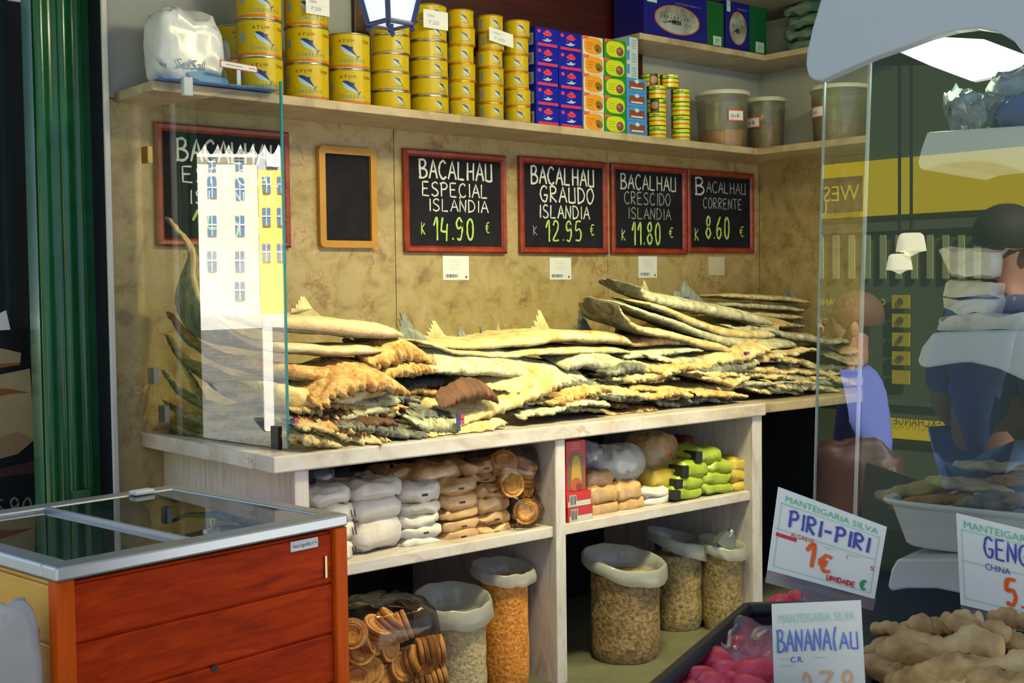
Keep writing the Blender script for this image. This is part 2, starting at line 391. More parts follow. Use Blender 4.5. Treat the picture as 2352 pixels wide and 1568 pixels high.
# white edge trim, dark gap, fluted green pilaster, dark neighbouring shop front
M_trim = flat('white_trim', (.62, .62, .60), .5)
x0, x1 = PXw(246, 4.34), PXw(259, 4.34)
struct(MB().box(x0, x1, 4.33, 4.345, 0, 3.0).build('trim_2', M_trim, bevel=.004))
struct(MB().box(x0 + .004, x1, 4.346, 4.6, 0, 3.0).build('trim_7', flat('navy_frame', (.004, .006, .018), .5)))
struct(MB().box(PXw(200, 4.50), x0, 4.47, 4.62, 0, 3.0).build('trim_3', flat('navy_frame', (.004, .006, .018), .5)))
M_green = noisy('green_gloss_paint', [(.3, (.004, .075, .022)), (.7, (.010, .135, .045))], 4, 5, .22, coat=.3, bump=.05, bscale=14, spec=.5)
pil = thing('fluted_pilaster', 'dark green gloss-painted fluted pilaster between the marble wall and the dark neighbouring shop', 'pilaster', (PXw(92, 4.46), 4.46, 0))
pw = PXw(219, 4.46) - PXw(92, 4.46)
def pilprof(n=90):
    o = []
    for i in range(n + 1):
        u = i / n
        if u < .80:
            k = u / .80 * 4; f = k - int(k)
            y = -.016 * math.sqrt(max(0, 1 - (2 * f - 1) ** 2)) if int(k) % 2 == 0 else .010 * math.sqrt(max(0, 1 - (2 * f - 1) ** 2)) - .004
        else: y = .006 if u > .83 else -.01
        o.append((u * pw, y))
    return o
pp = pilprof()
b = MB(); z0_, z1_ = .0, 3.0
b.grid(lambda u, v: V((pp[round(u * 90)][0], pp[round(u * 90)][1], z0_ + v * (z1_ - z0_))), 91, 2)
b.box(0, pw, .02, .12, 0, 3.0)
b.build('shaft', M_green, pil, smooth=50)
b = MB(); b.box(-.01, pw + .01, -.03, .12, 0, .55); b.build('plinth', M_green, pil, bevel=.01)
b = MB(); b.box(pw * .40, pw * .78, -.024, -.004, .55, PY(160, 1128, 4.44).z); b.build('flute_stop', M_green, pil, bevel=.006)
# dark shop window on the far left, with a food poster and a price board
struct(MB().box(1.42, PXw(150, 4.95), 4.95, 5.05, 0, 3.0).build('wall_left', M_dark))
struct(MB().box(PXw(8, 4.85), PXw(25, 4.85), 4.80, 4.86, 1.45, 3.0).build('trim_4', flat('dark_metal_post', (.012, .022, .026), .35)))
pt = thing('food_poster', 'dark poster with pale cheese wedges in the shop front left of the green pilaster', 'poster', (0, 0, 0))
YP = 4.78
fr = lambda x, y, l: PY(x, y, YP) + V((0, -l, 0))
b = MB(); q = [fr(-40, 755, 0), fr(64, 752, 0), fr(88, 1190, 0), fr(-40, 1200, 0)]; b.prism(q, (0, .012, 0)); b.build('board', flat('poster_black', (.004, .004, .007), .4), pt)
b = MB()
outline(b, fr, [(-40, 868), (68, 846), (74, 930), (78, 1010), (40, 1040), (-40, 1062)], 0, .002)
outline(b, fr, [(-40, 790), (48, 810), (46, 832), (-40, 845)], 0, .002)
outline(b, fr, [(-40, 888), (30, 894), (68, 901), (20, 905), (-40, 918)], 1, .003)
outline(b, fr, [(-40, 838), (46, 832), (44, 838), (-40, 850)], 1, .003)
outline(b, fr, [(-40, 1020), (40, 990), (78, 1010), (40, 1042), (-40, 1064)], 2, .0035)
outline(b, fr, [(-40, 1085), (86, 1056), (87, 1085), (-40, 1100)], 3, .003)
b.build('printed_picture', [noisy('cheese_print', [(.3, (.36, .25, .12)), (.7, (.46, .36, .19))], 6, 5, .5), flat('rind_print', (.30, .09, .02), .5), flat('rind_print_soft', (.32, .19, .09), .5), flat('maroon_print', (.06, .012, .016), .5)], pt)
b = MB(); frt = lambda u, v, l: PY(u, 1160 - v, YP) + V((0, -.004 - l, 0))
strokes(b, '90', 22, -28, 46, 4.5, frt, jit=.01, sp=.62)
strokes(b, '5', -12, -28, 40, 4.5, frt, jit=.01, sp=.62)
b.build('chalk_price', flat('dim_chalk', (.16, .19, .17), .9), pt)
pa = tag(MB().prism([PY(-30, 760, 4.76), PY(24, 757, 4.76), PY(14, 712, 4.76), PY(-30, 735, 4.76)], (0, .003, 0)).build('paper_card', M_paper), 'white paper card standing above the dark cheese poster', 'paper')

# ================================================================== MARBLE COUNTER WITH OPEN BAYS
ct = thing('marble_counter', 'white marble counter with open shelf bays, under the heaps of salted cod', 'counter', (3.0, 3.9, 0))
XD0, XD1 = PXw(1278, YF + .01, 1100), PXw(1301, YF + .01, 1100)
XL, XE = 1.905, 4.335
ZT, ZB = 1.04, .985
L = lambda *a: tuple(V(a) - V((3.0, 3.9, 0)))
def cbox(name, x0, x1, y0, y1, z0, z1, m=M_white_marble, bev=.004):
    return MB().box(x0 - 3.0, x1 - 3.0, y0 - 3.9, y1 - 3.9, z0, z1).build(name, m, ct, bevel=bev)
cbox('worktop', XL, XE, YF, YW, ZB, ZT, bev=.006)
cbox('side_panel', XL + .085, XL + .14, YF + .02, YW, 0, ZB, M_panel_marble)
cbox('divider', XD0, XD1, YF + .015, YW, 0, ZB, M_panel_marble)
cbox('side_panel', XE - .075, XE - .01, YF + .015, YW, 0, ZB, M_panel_marble)
cbox('shelf', XL + .14, XD0, YF + .03, YW - .05, .617, .658)
cbox('shelf', XD1, XE - .075, YF + .03, YW - .05, .617, .658)
cbox('plinth', XL + .14, XE - .075, YF - .30, YW, .0, .06, noisy('plinth_stone', [(.3, (.10, .10, .055)), (.7, (.17, .17, .10))], 6, 5, .5))
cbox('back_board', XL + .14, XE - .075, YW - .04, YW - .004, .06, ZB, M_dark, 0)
ex = thing('marble_counter_return', 'narrow marble counter running on from the big counter to the far corner', 'counter', (4.9, 3.9, 0))
MB().box(XE - 4.9 + .001, XR - .002 - 4.9, YF + .012 - 3.9, YW - .002 - 3.9, ZB + .008, ZT - .004).build('worktop', M_shelfm, ex, bevel=.005)
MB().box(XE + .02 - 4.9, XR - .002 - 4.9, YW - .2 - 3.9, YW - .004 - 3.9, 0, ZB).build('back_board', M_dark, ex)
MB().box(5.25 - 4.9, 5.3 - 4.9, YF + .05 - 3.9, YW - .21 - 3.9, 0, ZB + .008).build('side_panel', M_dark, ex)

# ================================================================== UPPER MARBLE SHELVES
def shz(x): return 2.243 - (x - 2.4) * .0075       # underside of the long shelf
SH = .034; SY = 4.05; SRX = 5.10
sh = thing('marble_wall_shelf', 'long marble wall shelf carrying yellow tins and boxes, turning along the far wall', 'shelf', (3.5, 4.2, 2.24))
b = MB()
o_ = V((3.5, 4.2, 2.24))
def sl(x, y, dz): return V((x, y, shz(x) + dz)) - o_
b.hexa([sl(1.835, SY, 0), sl(XR, SY, 0), sl(XR, YW, 0), sl(1.835, YW, 0)], [sl(1.835, SY, SH), sl(XR, SY, SH), sl(XR, YW, SH), sl(1.835, YW, SH)])
b.build('long_slab', M_shelfm, sh, bevel=.003)
b = MB()
b.hexa([sl(SRX, 1.9, 0), sl(XR, 1.9, 0), sl(XR, SY - .001, 0), sl(SRX, SY - .001, 0)], [sl(SRX, 1.9, SH), sl(XR, 1.9, SH), sl(XR, SY - .001, SH), sl(SRX, SY - .001, SH)])
b.build('return_slab', M_shelfm, sh, bevel=.003)
u2 = PY(1757, 140, 4.08); ul = PY(1470, 88, 4.08)
sh2 = thing('corner_shelf', 'short upper marble shelf in the far corner carrying blue and green boxes', 'shelf', (4.8, 4.2, 2.7))
SZ2 = (u2.z + ul.z) / 2
MB().box(ul.x - 4.8, XR - 4.8, 4.08 - 4.2, YW - 4.2, SZ2 - 2.7, SZ2 + .03 - 2.7).build('long_slab', M_shelfm, sh2, bevel=.003)
MB().box(u2.x - 4.8, XR - 4.8, 2.4 - 4.2, 4.079 - 4.2, SZ2 - 2.7, SZ2 + .03 - 2.7).build('return_slab', M_shelfm, sh2, bevel=.003)

# ================================================================== BLACKBOARDS
M_red = flat('print_red', (.60, .02, .02), .5)
def blackboard(px0, px1, py0, py1, label, rows, group=None, frame=M_frame, fw=.030, yb=YW - .002, chalk=M_chalk, r=None):
    c = PY((px0 + px1) / 2, (py0 + py1) / 2, yb)
    xa, xb = PY(px0, c.z and py1, yb).x, PY(px1, py1, yb).x
    zb_ = PY((px0 + px1) / 2, (py1), yb).z; zt_ = PY((px0 + px1) / 2, py0, yb).z
    o = V(((xa + xb) / 2, yb, zb_)); w, h = (xb - xa) / 2, zt_ - zb_
    t = thing('blackboard', label, 'blackboard', o, 0, group)
    b = MB(); D = .024
    if r:
        op = rrect(-w, w, 0, h, r, 5); ip = rrect(-w + fw, w - fw, fw, h - fw, .004, 5); n = len(op)
        b.add([(p[0], -D, p[1]) for p in op] + [(p[0], -D, p[1]) for p in ip] + [(p[0], 0, p[1]) for p in op] + [(p[0], 0, p[1]) for p in ip],
              [q for i in range(n) for q in ((i, (i + 1) % n, n + (i + 1) % n, n + i), (i, 2 * n + i, 2 * n + (i + 1) % n, (i + 1) % n), (n + i, n + (i + 1) % n, 3 * n + (i + 1) % n, 3 * n + i))])
    else:
        def bar(p, q, s, e):      # mitred, rounded moulding
            d = (q - p).normalized(); inn = V((-d.z, 0, d.x))
            prof = [(0, 0), (0, -D * .7), (.25 * fw, -D), (.7 * fw, -D * .9), (fw, -D * .5), (fw, 0)]
            A = [p + inn * u + d * u + V((0, y, 0)) for u, y in prof]; B = [q + inn * u - d * u + V((0, y, 0)) for u, y in prof]
            n = len(prof); b.add(A + B, [(i, i + 1, n + i + 1, n + i) for i in range(n - 1)])
        c4_ = [V((-w, 0, 0)), V((w, 0, 0)), V((w, 0, h)), V((-w, 0, h))]
        for i in range(4): bar(c4_[i], c4_[(i + 1) % 4], 0, 0)
    b.build('frame', frame, t, smooth=35)
    MB().box(-w + fw * .9, w - fw * .9, -.010, -.001, fw * .9, h - fw * .9).build('slate', M_slate, t)
    if rows:
        b = MB(); f = lambda u, v, l: V((u, -.0105 - l, v))
        for text, x0, yb0, x1, hp, m in rows:
            A = PY(x0, yb0, yb) - o; B = PY(x1, yb0, yb) - o
            dep = (PY(x0, yb0, yb) - EYE).dot(FW); h = hp * dep / F
            adv = sum({'I': .36, '.': .28, '1': .5, "'": 0, 'J': .62, ' ': .5}.get(c, .72) for c in text) - .14
            strokes(b, text, A.x, A.z, h, h * .12 if m == 0 else h * .10, f, m, sq=(B.x - A.x) / (adv * h), jit=.012)
        b.build('chalk_writing', [chalk, M_green_chalk, M_chalkdim], t)
    return t
blackboard(358, 664, 293, 567, 'large red framed blackboard partly behind the glass screen at the counter end', [('BACALHAU', 404, 368, 640, 50, 0), ('ESPECIAL', 415, 418, 640, 36, 0), ("ISLA'NDIA", 430, 468, 630, 32, 0), ('1490', 440, 545, 600, 62, 1)], chalk=M_chalk)
blackboard(730, 861, 340, 569, 'blank slate in a rounded light orange wooden frame on the marble wall', None, frame=M_frame2, fw=.029, r=.022)
blackboard(926, 1160, 350, 581, 'red framed blackboard reading ESPECIAL over the middle cod heap', [('BACALHAU', 960, 408, 1127, 42, 0), ('ESPECIAL', 966, 449, 1117, 32, 0), ("ISLA'NDIA", 980, 484, 1117, 28, 0), ('K', 964, 538, 974, 28, 1), ('14.90', 992, 549, 1088, 50, 1), ('e', 1112, 536, 1122, 26, 1)])
blackboard(1191, 1392, 366, 583, 'red framed blackboard reading GRAUDO, between two other boards', [('BACALHAU', 1216, 421, 1361, 40, 0), ('GRAUDO', 1237, 463, 1360, 36, 0), ("ISLANDIA", 1234, 500, 1350, 30, 0), ('K', 1221, 540, 1231, 22, 2), ('12.95', 1250, 552, 1335, 46, 1), ('e', 1352, 541, 1362, 26, 1)])
blackboard(1401, 1573, 381, 584, 'red framed blackboard reading CRESCIDO above the right cod heap', [('BACALHAU', 1422, 433, 1549, 34, 0), ('CRESCIDO', 1430, 468, 1536, 28, 2), ("ISLANDIA", 1438, 502, 1537, 26, 2), ('K', 1424, 552, 1434, 26, 1), ('11.80', 1448, 560, 1516, 50, 1), ('e', 1533, 546, 1544, 24, 1)], chalk=flat('chalk_grey', (.5, .54, .5), .9))
blackboard(1575, 1727, 394, 581, 'red framed blackboard reading CORRENTE, next to the far corner', [('B', 1594, 446, 1614, 38, 0), ('ACALHAU', 1619, 442, 1709, 26, 2), ('CORRENTE', 1611, 478, 1700, 24, 2), ('K', 1592, 552, 1602, 28, 1), ('8.60', 1617, 547, 1674, 50, 1), ('e', 1695, 544, 1706, 24, 1)], chalk=flat('chalk_grey', (.5, .54, .5), .9))
for x0, x1, y0, y1, lab in ((1017, 1076, 588, 643, 'reading ESPECIAL'), (1262, 1311, 592, 642, 'reading GRAUDO'), (1466, 1508, 588, 638, 'reading CRESCIDO'), (1627, 1663, 590, 632, 'reading CORRENTE')):
    p = PY(x0, y1, YW); q = PY(x1, y0, YW)
    t = thing('wall_label', 'small white printed label below the blackboard ' + lab, 'label', (p.x, YW, p.z))
    w, h = q.x - p.x, q.z - p.z
    MB().box(0, w, -.0025, -.0005, 0, h).build('paper', M_paper if x0 < 1600 else flat('faded_paper', (.62, .58, .40), .7), t)
    if x0 < 1600:
        b = MB(); f = lambda u, v, l: V((u, -.0025 - l, v))
        for k in range(5): quad(b, f, w * random.uniform(.2, .3), w * random.uniform(.6, .8), h * (.45 + .09 * k), h * (.47 + .09 * k), 1, .0006)
        barcode(b, f, w * .1, w * .6, h * .1, h * .24, 0, .0006, 11); quad(b, f, w * .85, w * .92, h * .08, h * .16, 0, .0006)
        b.build('label_print', [M_print, flat('print_pale', (.55, .60, .62), .7)], t)

# ================================================================== TINS
M_can = noisy('tin_yellow', [(.3, (.56, .40, .001)), (.7, (.66, .50, .002))], 3, 3, .3, spec=.35)
M_canor = flat('tin_orange', (.75, .16, .006), .25)
M_fishb = flat('fish_print_blue', (.010, .03, .24), .35)
M_fishw = flat('fish_print_pale', (.42, .62, .74), .35)
M_cyan = flat('print_cyan', (.03, .32, .48), .35)
M_black = flat('print_black', (.05, .035, .01), .4)
M_barp = flat('barcode_patch', (.42, .50, .52), .4)
def fishprint(mb, fr, cu, cv, ln, rot=-.6):
    n = 12; up_, md, dn = [], [], []
    for i in range(n + 1):
        t = i / n; wdt = math.sin(PI * min(1, t ** .75 * .98 + .01)) * .20 * ln
        x = (t - .5) * ln
        for lst, y in ((up_, wdt * 1.05), (md, wdt * .05), (dn, -wdt)):
            lst.append((cu + x * math.cos(rot) - y * math.sin(rot), cv + x * math.sin(rot) + y * math.cos(rot)))
    for A, B, m in ((up_, md, 0), (md, dn, 1)):
        mb.add([fr(a, c, .0008) for a, c in A] + [fr(a, c, .0008) for a, c in B], [(i, i + 1, n + 2 + i, n + 1 + i) for i in range(n)], m)
    T = lambda x, y: (cu + x * math.cos(rot) - y * math.sin(rot), cv + x * math.sin(rot) + y * math.cos(rot))
    outline(mb, fr, [T(.46 * ln, 0), T(.62 * ln, .16 * ln), T(.56 * ln, 0), T(.62 * ln, -.16 * ln)], 0, .0008)
    outline(mb, fr, [T(-.1 * ln, .18 * ln), T(.05 * ln, .30 * ln), T(.12 * ln, .16 * ln)], 0, .0009)
def make_tin(R, H, name, big, metal_rim):
    t = thing(name, 'x', 'tin')
    prof = [(R - .001, .004), (R, .005), (R, H * .055), (R, H * .105), (R, H * .895), (R, H * .945), (R, H - .005), (R - .001, H - .004)]
    MB().lathe(prof, 44, ms=[0, 0, 1, 0, 0, 0, 1, 0] if big else [0, 0, 1, 0, 0, 1, 0, 0]).build('body', [M_can, M_canor], t, smooth=40)
    rm = M_tinrim if metal_rim else flat('tin_rim_gold', (.72, .42, .03), .3, .6)
    MB().lathe([(R - .006, .0005), (R + .0015, .0005), (R + .002, .004), (R, .0065)], 44, cap=True).build('base_rim', rm, t, smooth=40)
    MB().lathe([(R, H - .0065), (R + .002, H - .004), (R + .0015, H - .0005), (R - .004, H - .0005), (R - .007, H - .004), (.001, H - .004)], 44).build('lid', rm, t, smooth=40)
    b = MB()
    f = lambda u, v, l: V(((R + l) * math.cos(u / R), (R + l) * math.sin(u / R), v))
    if big:
        for k, ch in enumerate('ATUM'): printed(b, ch, -.042 + k * .017, H * .73, .012, H * .085, f, 2, .15)
        printed(b, 'TUNA', .055, H * .73, .04, H * .085, f, 2, .15)
        fishprint(b, f, 0.0, H * .48, .078, -.58)
        x = -.050
        for ch in 'CONSERVA': printed(b, ch, x, H * .17, .0115, H * .10, f, 3, .2); x += .0148
        quad(b, f, -.092, -.072, H * .40, H * .66, 4, .0006); barcode(b, f, -.090, -.074, H * .42, H * .64, 5, .0009, 7)
        for k in range(4): quad(b, f, -.045, -.025 + .004 * k, H * (.30 + .02 * k), H * (.306 + .02 * k), 6, .0006)
    else:
        fishprint(b, f, 0, H * .50, .042, -.62)
        x = -.022
        for ch in 'CONSERVA': printed(b, ch, x, H * .17, .0055, H * .09, f, 3, .15); x += .0066
        x = -.018
        for ch in 'ATUM': printed(b, ch, x, H * .76, .006, H * .09, f, 6, .15); x += .0085
        for s in ((-1, 1) if not metal_rim else ()):
            u = -.078 if s < 0 else .11
            quad(b, f, u, u + .018, H * .22, H * .78, 4, .0006); barcode(b, f, u + .002, u + .016, H * .26, H * .74, 5, .0009, 7)
    b.build('label_print', [M_fishb, M_fishw, M_black, M_cyan, M_barp, M_greyprint, flat('print_olive', (.36, .24, .01), .4)], t)
    return Proto(t)
big = make_tin(.083, .137, 'tuna_tin', True, True)
med = make_tin(.080, .0735, 'tuna_tin', False, True)
sml = make_tin(.056, .0735, 'tuna_tin', False, False)
def toward(p): return math.atan2(-p[1], -p[0])
def stack(pr, px, n, H, Y, offs, what, where, z_extra=0, start=0, jit=.004):
    X = PXw(px, Y, 230); z = shz(X) + SH + .0004
    for k in range(start, n):
        p = (X + random.uniform(-jit, jit), Y + random.uniform(-jit, jit), z + k * (H + .0004))
        pos = ORD[k] + ' up' if 0 < k < n - 1 else ('topmost' if k == n - 1 and k else 'lowest')
        pr.place(p, toward(p) + offs + random.uniform(-.12, .12), '%s, %s in the %s' % (what, pos, where), 'yellow tuna tins on the marble shelf')
YT = 4.155
stack(big, 600, 4, .137, YT, .16, 'large yellow tuna tin', 'stack nearest the glass screen')
stack(big, 706, 4, .137, YT, .06, 'large yellow tuna tin', 'second stack from the glass screen')
stack(big, 803, 2, .137, YT, -.02, 'large yellow tuna tin', 'two-high stack just left of the lantern')
stack(med, 897, 5, .0735, YT, .45, 'wide flat yellow tuna tin', 'stack right below the lantern')
stack(med, 985, 6, .0735, YT, .62, 'wide flat yellow tuna tin', 'stack right of the lantern')
stack(sml, 1060, 6, .0735, 4.13, .35, 'small yellow tuna tin', 'third narrow stack from the blue boxes')
stack(sml, 1128, 6, .0735, 4.13, .55, 'small yellow tuna tin', 'second narrow stack from the blue boxes')
stack(sml, 1187, 6, .0735, 4.135, .25, 'small yellow tuna tin', 'narrow stack beside the blue boxes')
stack(big, 548, 2, .137, 4.293, .3, 'large yellow tuna tin', 'back row near the glass screen')
stack(sml, 1162, 4, .0735, 4.29, .3, 'small yellow tuna tin', 'back row behind the narrow stacks')
stack(sml, 1096, 4, .0735, 4.285, .3, 'small yellow tuna tin', 'back row between wide and narrow stacks')

# ================================================================== CARTONS ON THE SHELF
def carton_proto(name, w, d, h, mats, draw, cm):
    t = thing(name, 'x', 'box')
    MB().box(0, w, 0, d, 0, h).build('carton', cm, t, bevel=.0018)
    b = MB(); f = lambda u, v, l: V((u * w, -l, v * h)); draw(b, f)
    b.build('box_print', mats, t)
    return Proto(t)
M_boxblue = noisy('box_blue', [(.3, (.004, .010, .34)), (.7, (.006, .016, .46))], 5, 4, .45, spec=.2)
M_boxred = flat('box_red', (.80, .04, .07), .4)
M_splash = flat('box_splash', (.38, .60, .72), .4)
def d_blue(b, f):
    quad(b, f, .08, .95, .06, .20, 0, .0008)
    for k in range(9): quad(b, f, .12 + .09 * k, .17 + .09 * k, .10, .16, 3, .0012)
    outline(b, f, oval(.15, .80, .075, .095, 12), 0, .0008); outline(b, f, oval(.52, .70, .20, .12, 16), 0, .0008)
    outline(b, f, [(.36, .72), (.44, .86), (.52, .92), (.60, .86), (.68, .72)], 0, .001)
    for k in range(4): quad(b, f, .38 + .08 * k, .42 + .08 * k, .66, .75, 3, .0014)
    outline(b, f, [(.28, .36), (.42, .30), (.60, .31), (.72, .42), (.60, .42), (.50, .50), (.44, .40)], 1, .0008)
    outline(b, f, [(.30, .50), (.44, .46), (.38, .56)], 2, .0009)
bm = [M_boxred, M_splash, flat('box_splash_blue', (.06, .12, .55), .4), flat('box_red_dark', (.5, .01, .06), .4)]
def col_of(draw, name, mats, cm, px0, px1, ytop, ybot, n, Y, d, what, grp):
    xa, xb = PXw(px0, Y, 230), PXw(px1, Y, 230); z = shz(xa) + SH + .0005
    H = (PY((px0 + px1) / 2, ytop, Y).z - z) / n
    pr = carton_proto(name, xb - xa - .001, d, H - .0006, mats, draw, cm)
    for k in range(n):
        pos = 'lowest' if k == 0 else ('topmost' if k == n - 1 else ORD[k] + ' up')
        pr.place((xa + random.uniform(-.0015, .0015), Y + random.uniform(0, .004), z + k * H), 0, '%s, %s of its column' % (what, pos), grp)
    return xa, xb, z, H
r1_ = col_of(d_blue, 'sardine_box', bm, M_boxblue, 1233, 1285, 64, 285, 5, 4.085, .20, 'blue carton in the left blue column', 'blue cartons')
col_of(d_blue, 'sardine_box', bm, M_boxblue, 1286, 1339, 75, 290, 5, 4.085, .20, 'blue carton in the right blue column', 'blue cartons')
# pale barcode ends seen on the left column's flank
def d_or(b, f):
    outline(b, f, rrect(.06, .94, .06, .94, .3), 0, .0008); outline(b, f, [(.0, .80), (.0, 1), (.30, 1), (.22, .86)], 1, .0012)
    outline(b, f, oval(.74, .40, .17, .24, 14, .4), 2, .0012); outline(b, f, oval(.70, .30, .06, .10, 10), 3, .0016)
    for k in range(3): quad(b, f, .18, .52 - .06 * k, .60 - .14 * k, .66 - .14 * k, 4, .0012)
col_of(d_or, 'fish_tin_box', [flat('box_orange', (.85, .34, .01), .4), flat('box_corner_pink', (.80, .12, .08), .4), flat('olive_print', (.20, .16, .02), .4), flat('olive_dark', (.10, .04, .03), .4), flat('orange_dark', (.55, .20, .01), .4)], flat('box_white', (.72, .72, .60), .4), 1342, 1388, 84, 300, 5, 4.085, .16, 'white carton with an orange oval', 'orange oval cartons')
def d_gr(b, f):
    outline(b, f, rrect(.08, .92, .08, .92, .3), 0, .0008); outline(b, f, [(.0, .80), (.0, 1), (.30, 1), (.22, .86)], 1, .0012)
    outline(b, f, oval(.70, .40, .17, .25, 14), 2, .0012); outline(b, f, oval(.66, .46, .06, .09, 10), 3, .0016)
    for k in range(3): quad(b, f, .18, .48, .58 - .13 * k, .62 - .13 * k, 4, .0012)
col_of(d_gr, 'fish_tin_box', [flat('box_lime', (.62, .70, .01), .4), flat('box_corner_red', (.80, .10, .06), .4), flat('octopus_print', (.22, .07, .08), .4), flat('octopus_light', (.45, .25, .2), .4), flat('lime_dark', (.38, .42, .01), .4)], flat('box_green', (.01, .28, .02), .4), 1390, 1440, 92, 308, 5, 4.085, .16, 'green carton with a yellow oval', 'green cartons')
def d_lb(b, f):
    quad(b, f, .12, .88, .20, .78, 0, .0008); outline(b, f, [(.36, .78), (.5, .62), (.64, .78), (.5, .96)], 1, .0012)
    quad(b, f, .2, .8, .26, .38, 1, .0012)
col_of(d_lb, 'anchovy_box', [flat('box_brown', (.25, .06, .03), .4), flat('box_pale', (.55, .72, .78), .4)], flat('box_sky', (.05, .30, .72), .4), 1441, 1487, 180, 313, 4, 4.085, .14, 'sky blue carton with a brown panel', 'sky blue cartons')
def d_ws(b, f):
    quad(b, f, .0, .22, .3, .98, 0, .0008)
    for k in range(5): quad(b, f, .38, .85, .15 + .15 * k, .22 + .15 * k, 1, .0008)
xa = PXw(1441, 4.10, 230)
pr = carton_proto('anchovy_box', .075, .12, .0635, [flat('box_sky', (.05, .30, .72), .4), flat('print_aqua', (.16, .38, .40), .4)], d_ws, flat('box_whiteblue', (.56, .66, .66), .4))
zt = PY(1464, 180, 4.085).z + .001
for k in range(3): pr.place((xa, 4.10, zt + k * .064), 0, 'white-ended carton, %s of three lying on the sky blue cartons' % ('lowest', 'middle', 'topmost')[k], 'white-ended cartons')
# pale flank patches of the left blue column
# (ends of the cartons themselves)
for o in [o for o in bpy.data.objects if o.name.startswith('sardine_box') and o.type == 'EMPTY'][:5]:
    H = r1_[3]
    b = MB(); f = lambda u, v, l: V((-l, u, v))
    quad(b, f, .015, .19, H * .12, H * .72, 0, .0008); barcode(b, f, .03, .17, H * .2, H * .62, 1, .0012, 12)
    b.build('end_print', [flat('carton_end', (.34, .38, .48), .4), flat('carton_end_ink', (.05, .06, .2), .4)], o)
# small round tins with green and red bands
M_lime = flat('tin_lime', (.72, .74, .02), .25, coat=.3)
def make_round(H, R):
    t = thing('pate_tin', 'x', 'tin')
    prof = [(R - .001, .002), (R, .003), (R, H * .30), (R, H * .42), (R, H * .62), (R, H * .72), (R, H - .003), (R - .001, H - .002)]
    MB().lathe(prof, 36, ms=[0, 0, 1, 0, 2, 0, 0, 0]).build('body', [M_lime, flat('tin_band_red', (.80, .12, .01), .3), flat('tin_band_green', (.02, .24, .03), .3)], t, smooth=40)
    MB().lathe([(R, H - .004), (R + .0015, H - .002), (R - .004, H - .0003), (.001, H - .002)], 36).build('lid', flat('tin_rim_gold', (.72, .42, .03), .3, .6), t, smooth=40)
    b = MB(); f = lambda u, v, l: V(((R + l) * math.cos(u / R), (R + l) * math.sin(u / R), v))
    for k in range(9): quad(b, f, -.02 + .004 * k, -.0175 + .004 * k, H * .74, H * .86, 0, .0006)
    for i in range(8): quad(b, f, -.085 + .0055 * i, -.0795 + .0055 * i, H * .05, H * .95, 1, .0007)
    for i in range(6): quad(b, f, -.080 + .0055 * i, -.0745 + .0055 * i, H * .22 + .002 * abs(i - 2.5), H * .78 - .002 * abs(i - 2.5), 2, .0012)
    b.build('label_print', [M_black, flat('picture_dark', (.03, .028, .012), .4), flat('picture_food', (.45, .25, .10), .4)], t)
    return Proto(t)
rt = make_round(.0645, .046)
for px, n, offs, where in ((1508, 4, (.1, .1, -.9, .1), 'column beside the sky blue cartons'), (1563, 4, (-.2, .1, -.5, -.1), 'column next to the plastic tubs')):
    X = PXw(px, 4.14, 250); z = shz(X) + SH + .0005
    for k in range(n):
        p = (X, 4.14, z + .0648 * k); of = (1.3 if (px, k) in ((1508, 2),) else (-.9 if (px, k) in ((1563, 0), (1563, 2)) else .0))
        rt.place(p, toward(p) + of * (1 if of < 0 else .9), 'small round banded tin, %s in the %s' % (('lowest', 'second up', 'third up', 'fourth up')[k], where), 'round banded tins')
X = PXw(1494, 4.19, 160); p = (X, 4.19, shz(X) + SH + .0005 + .0648 * 4); rt.place(p, toward(p) + 1.75, 'small round tin turned to its dark picture, on top of the banded tins', 'round banded tins')
X = PXw(1537, 4.15, 160); p = (X, 4.15, shz(X) + SH + .0005 + .0648 * 4); rt.place(p, toward(p) + .1, 'small round yellow banded tin lying topmost over both banded columns', 'round banded tins')
# white price cards leaning on the tins
def card(px0, px1, y0, y1, Y, label, lines=2, border=None, skew=0):
    o = PY(px0, y1, Y); q = PY(px1, y1, Y); w = q.x - o.x; h = PY(px0, y0, Y).z - o.z
    t = thing('price_card', label, 'card', o)
    s = skew * w
    b = MB(); b.prism([(0, 0, 0), (w, 0, -s), (w, 0, h - s), (0, 0, h)], (0, .002, 0)); b.build('card', M_paper, t)
    b = MB(); f = lambda u, v, l: V((u, -l, v - skew * u))
    if border:
        for a in ((0, w, 0, h * .1), (0, w, h * .9, h), (0, w * .03, 0, h), (w * .97, w, 0, h)): quad(b, f, *a, 1, .0006)
        for a, c in ((.15, .6), (.75, .93)): quad(b, f, w * a, w * c, h * .42, h * .56, 0, .0008)
    else:
        printed(b, 'TUNA', w * .15, h * .62, w * .3, h * .13, f, 0); printed(b, '7,20', w * .18, h * .22, w * .45, h * .2, f, 0)
    b.build('card_print', [M_greyprint, M_red], t)
    if border: MB().box(w * .45, w * .55, .0025, .005, -.056, h * .8).build('card_stand', M_plastic_white, t)
card(703, 757, -12, 30, 4.065, 'white price card on the second stack of large tins')
card(973, 1029, 20, 62, 4.068, 'white price card on the topmost wide flat tin')
card(1124, 1179, 61, 92, 4.06, 'tilted white price card across the narrow tin stacks', skew=.14)
card(505, 592, 137, 153, 4.03, 'long price strip with a red border before the salt bag', border=True, skew=.05)

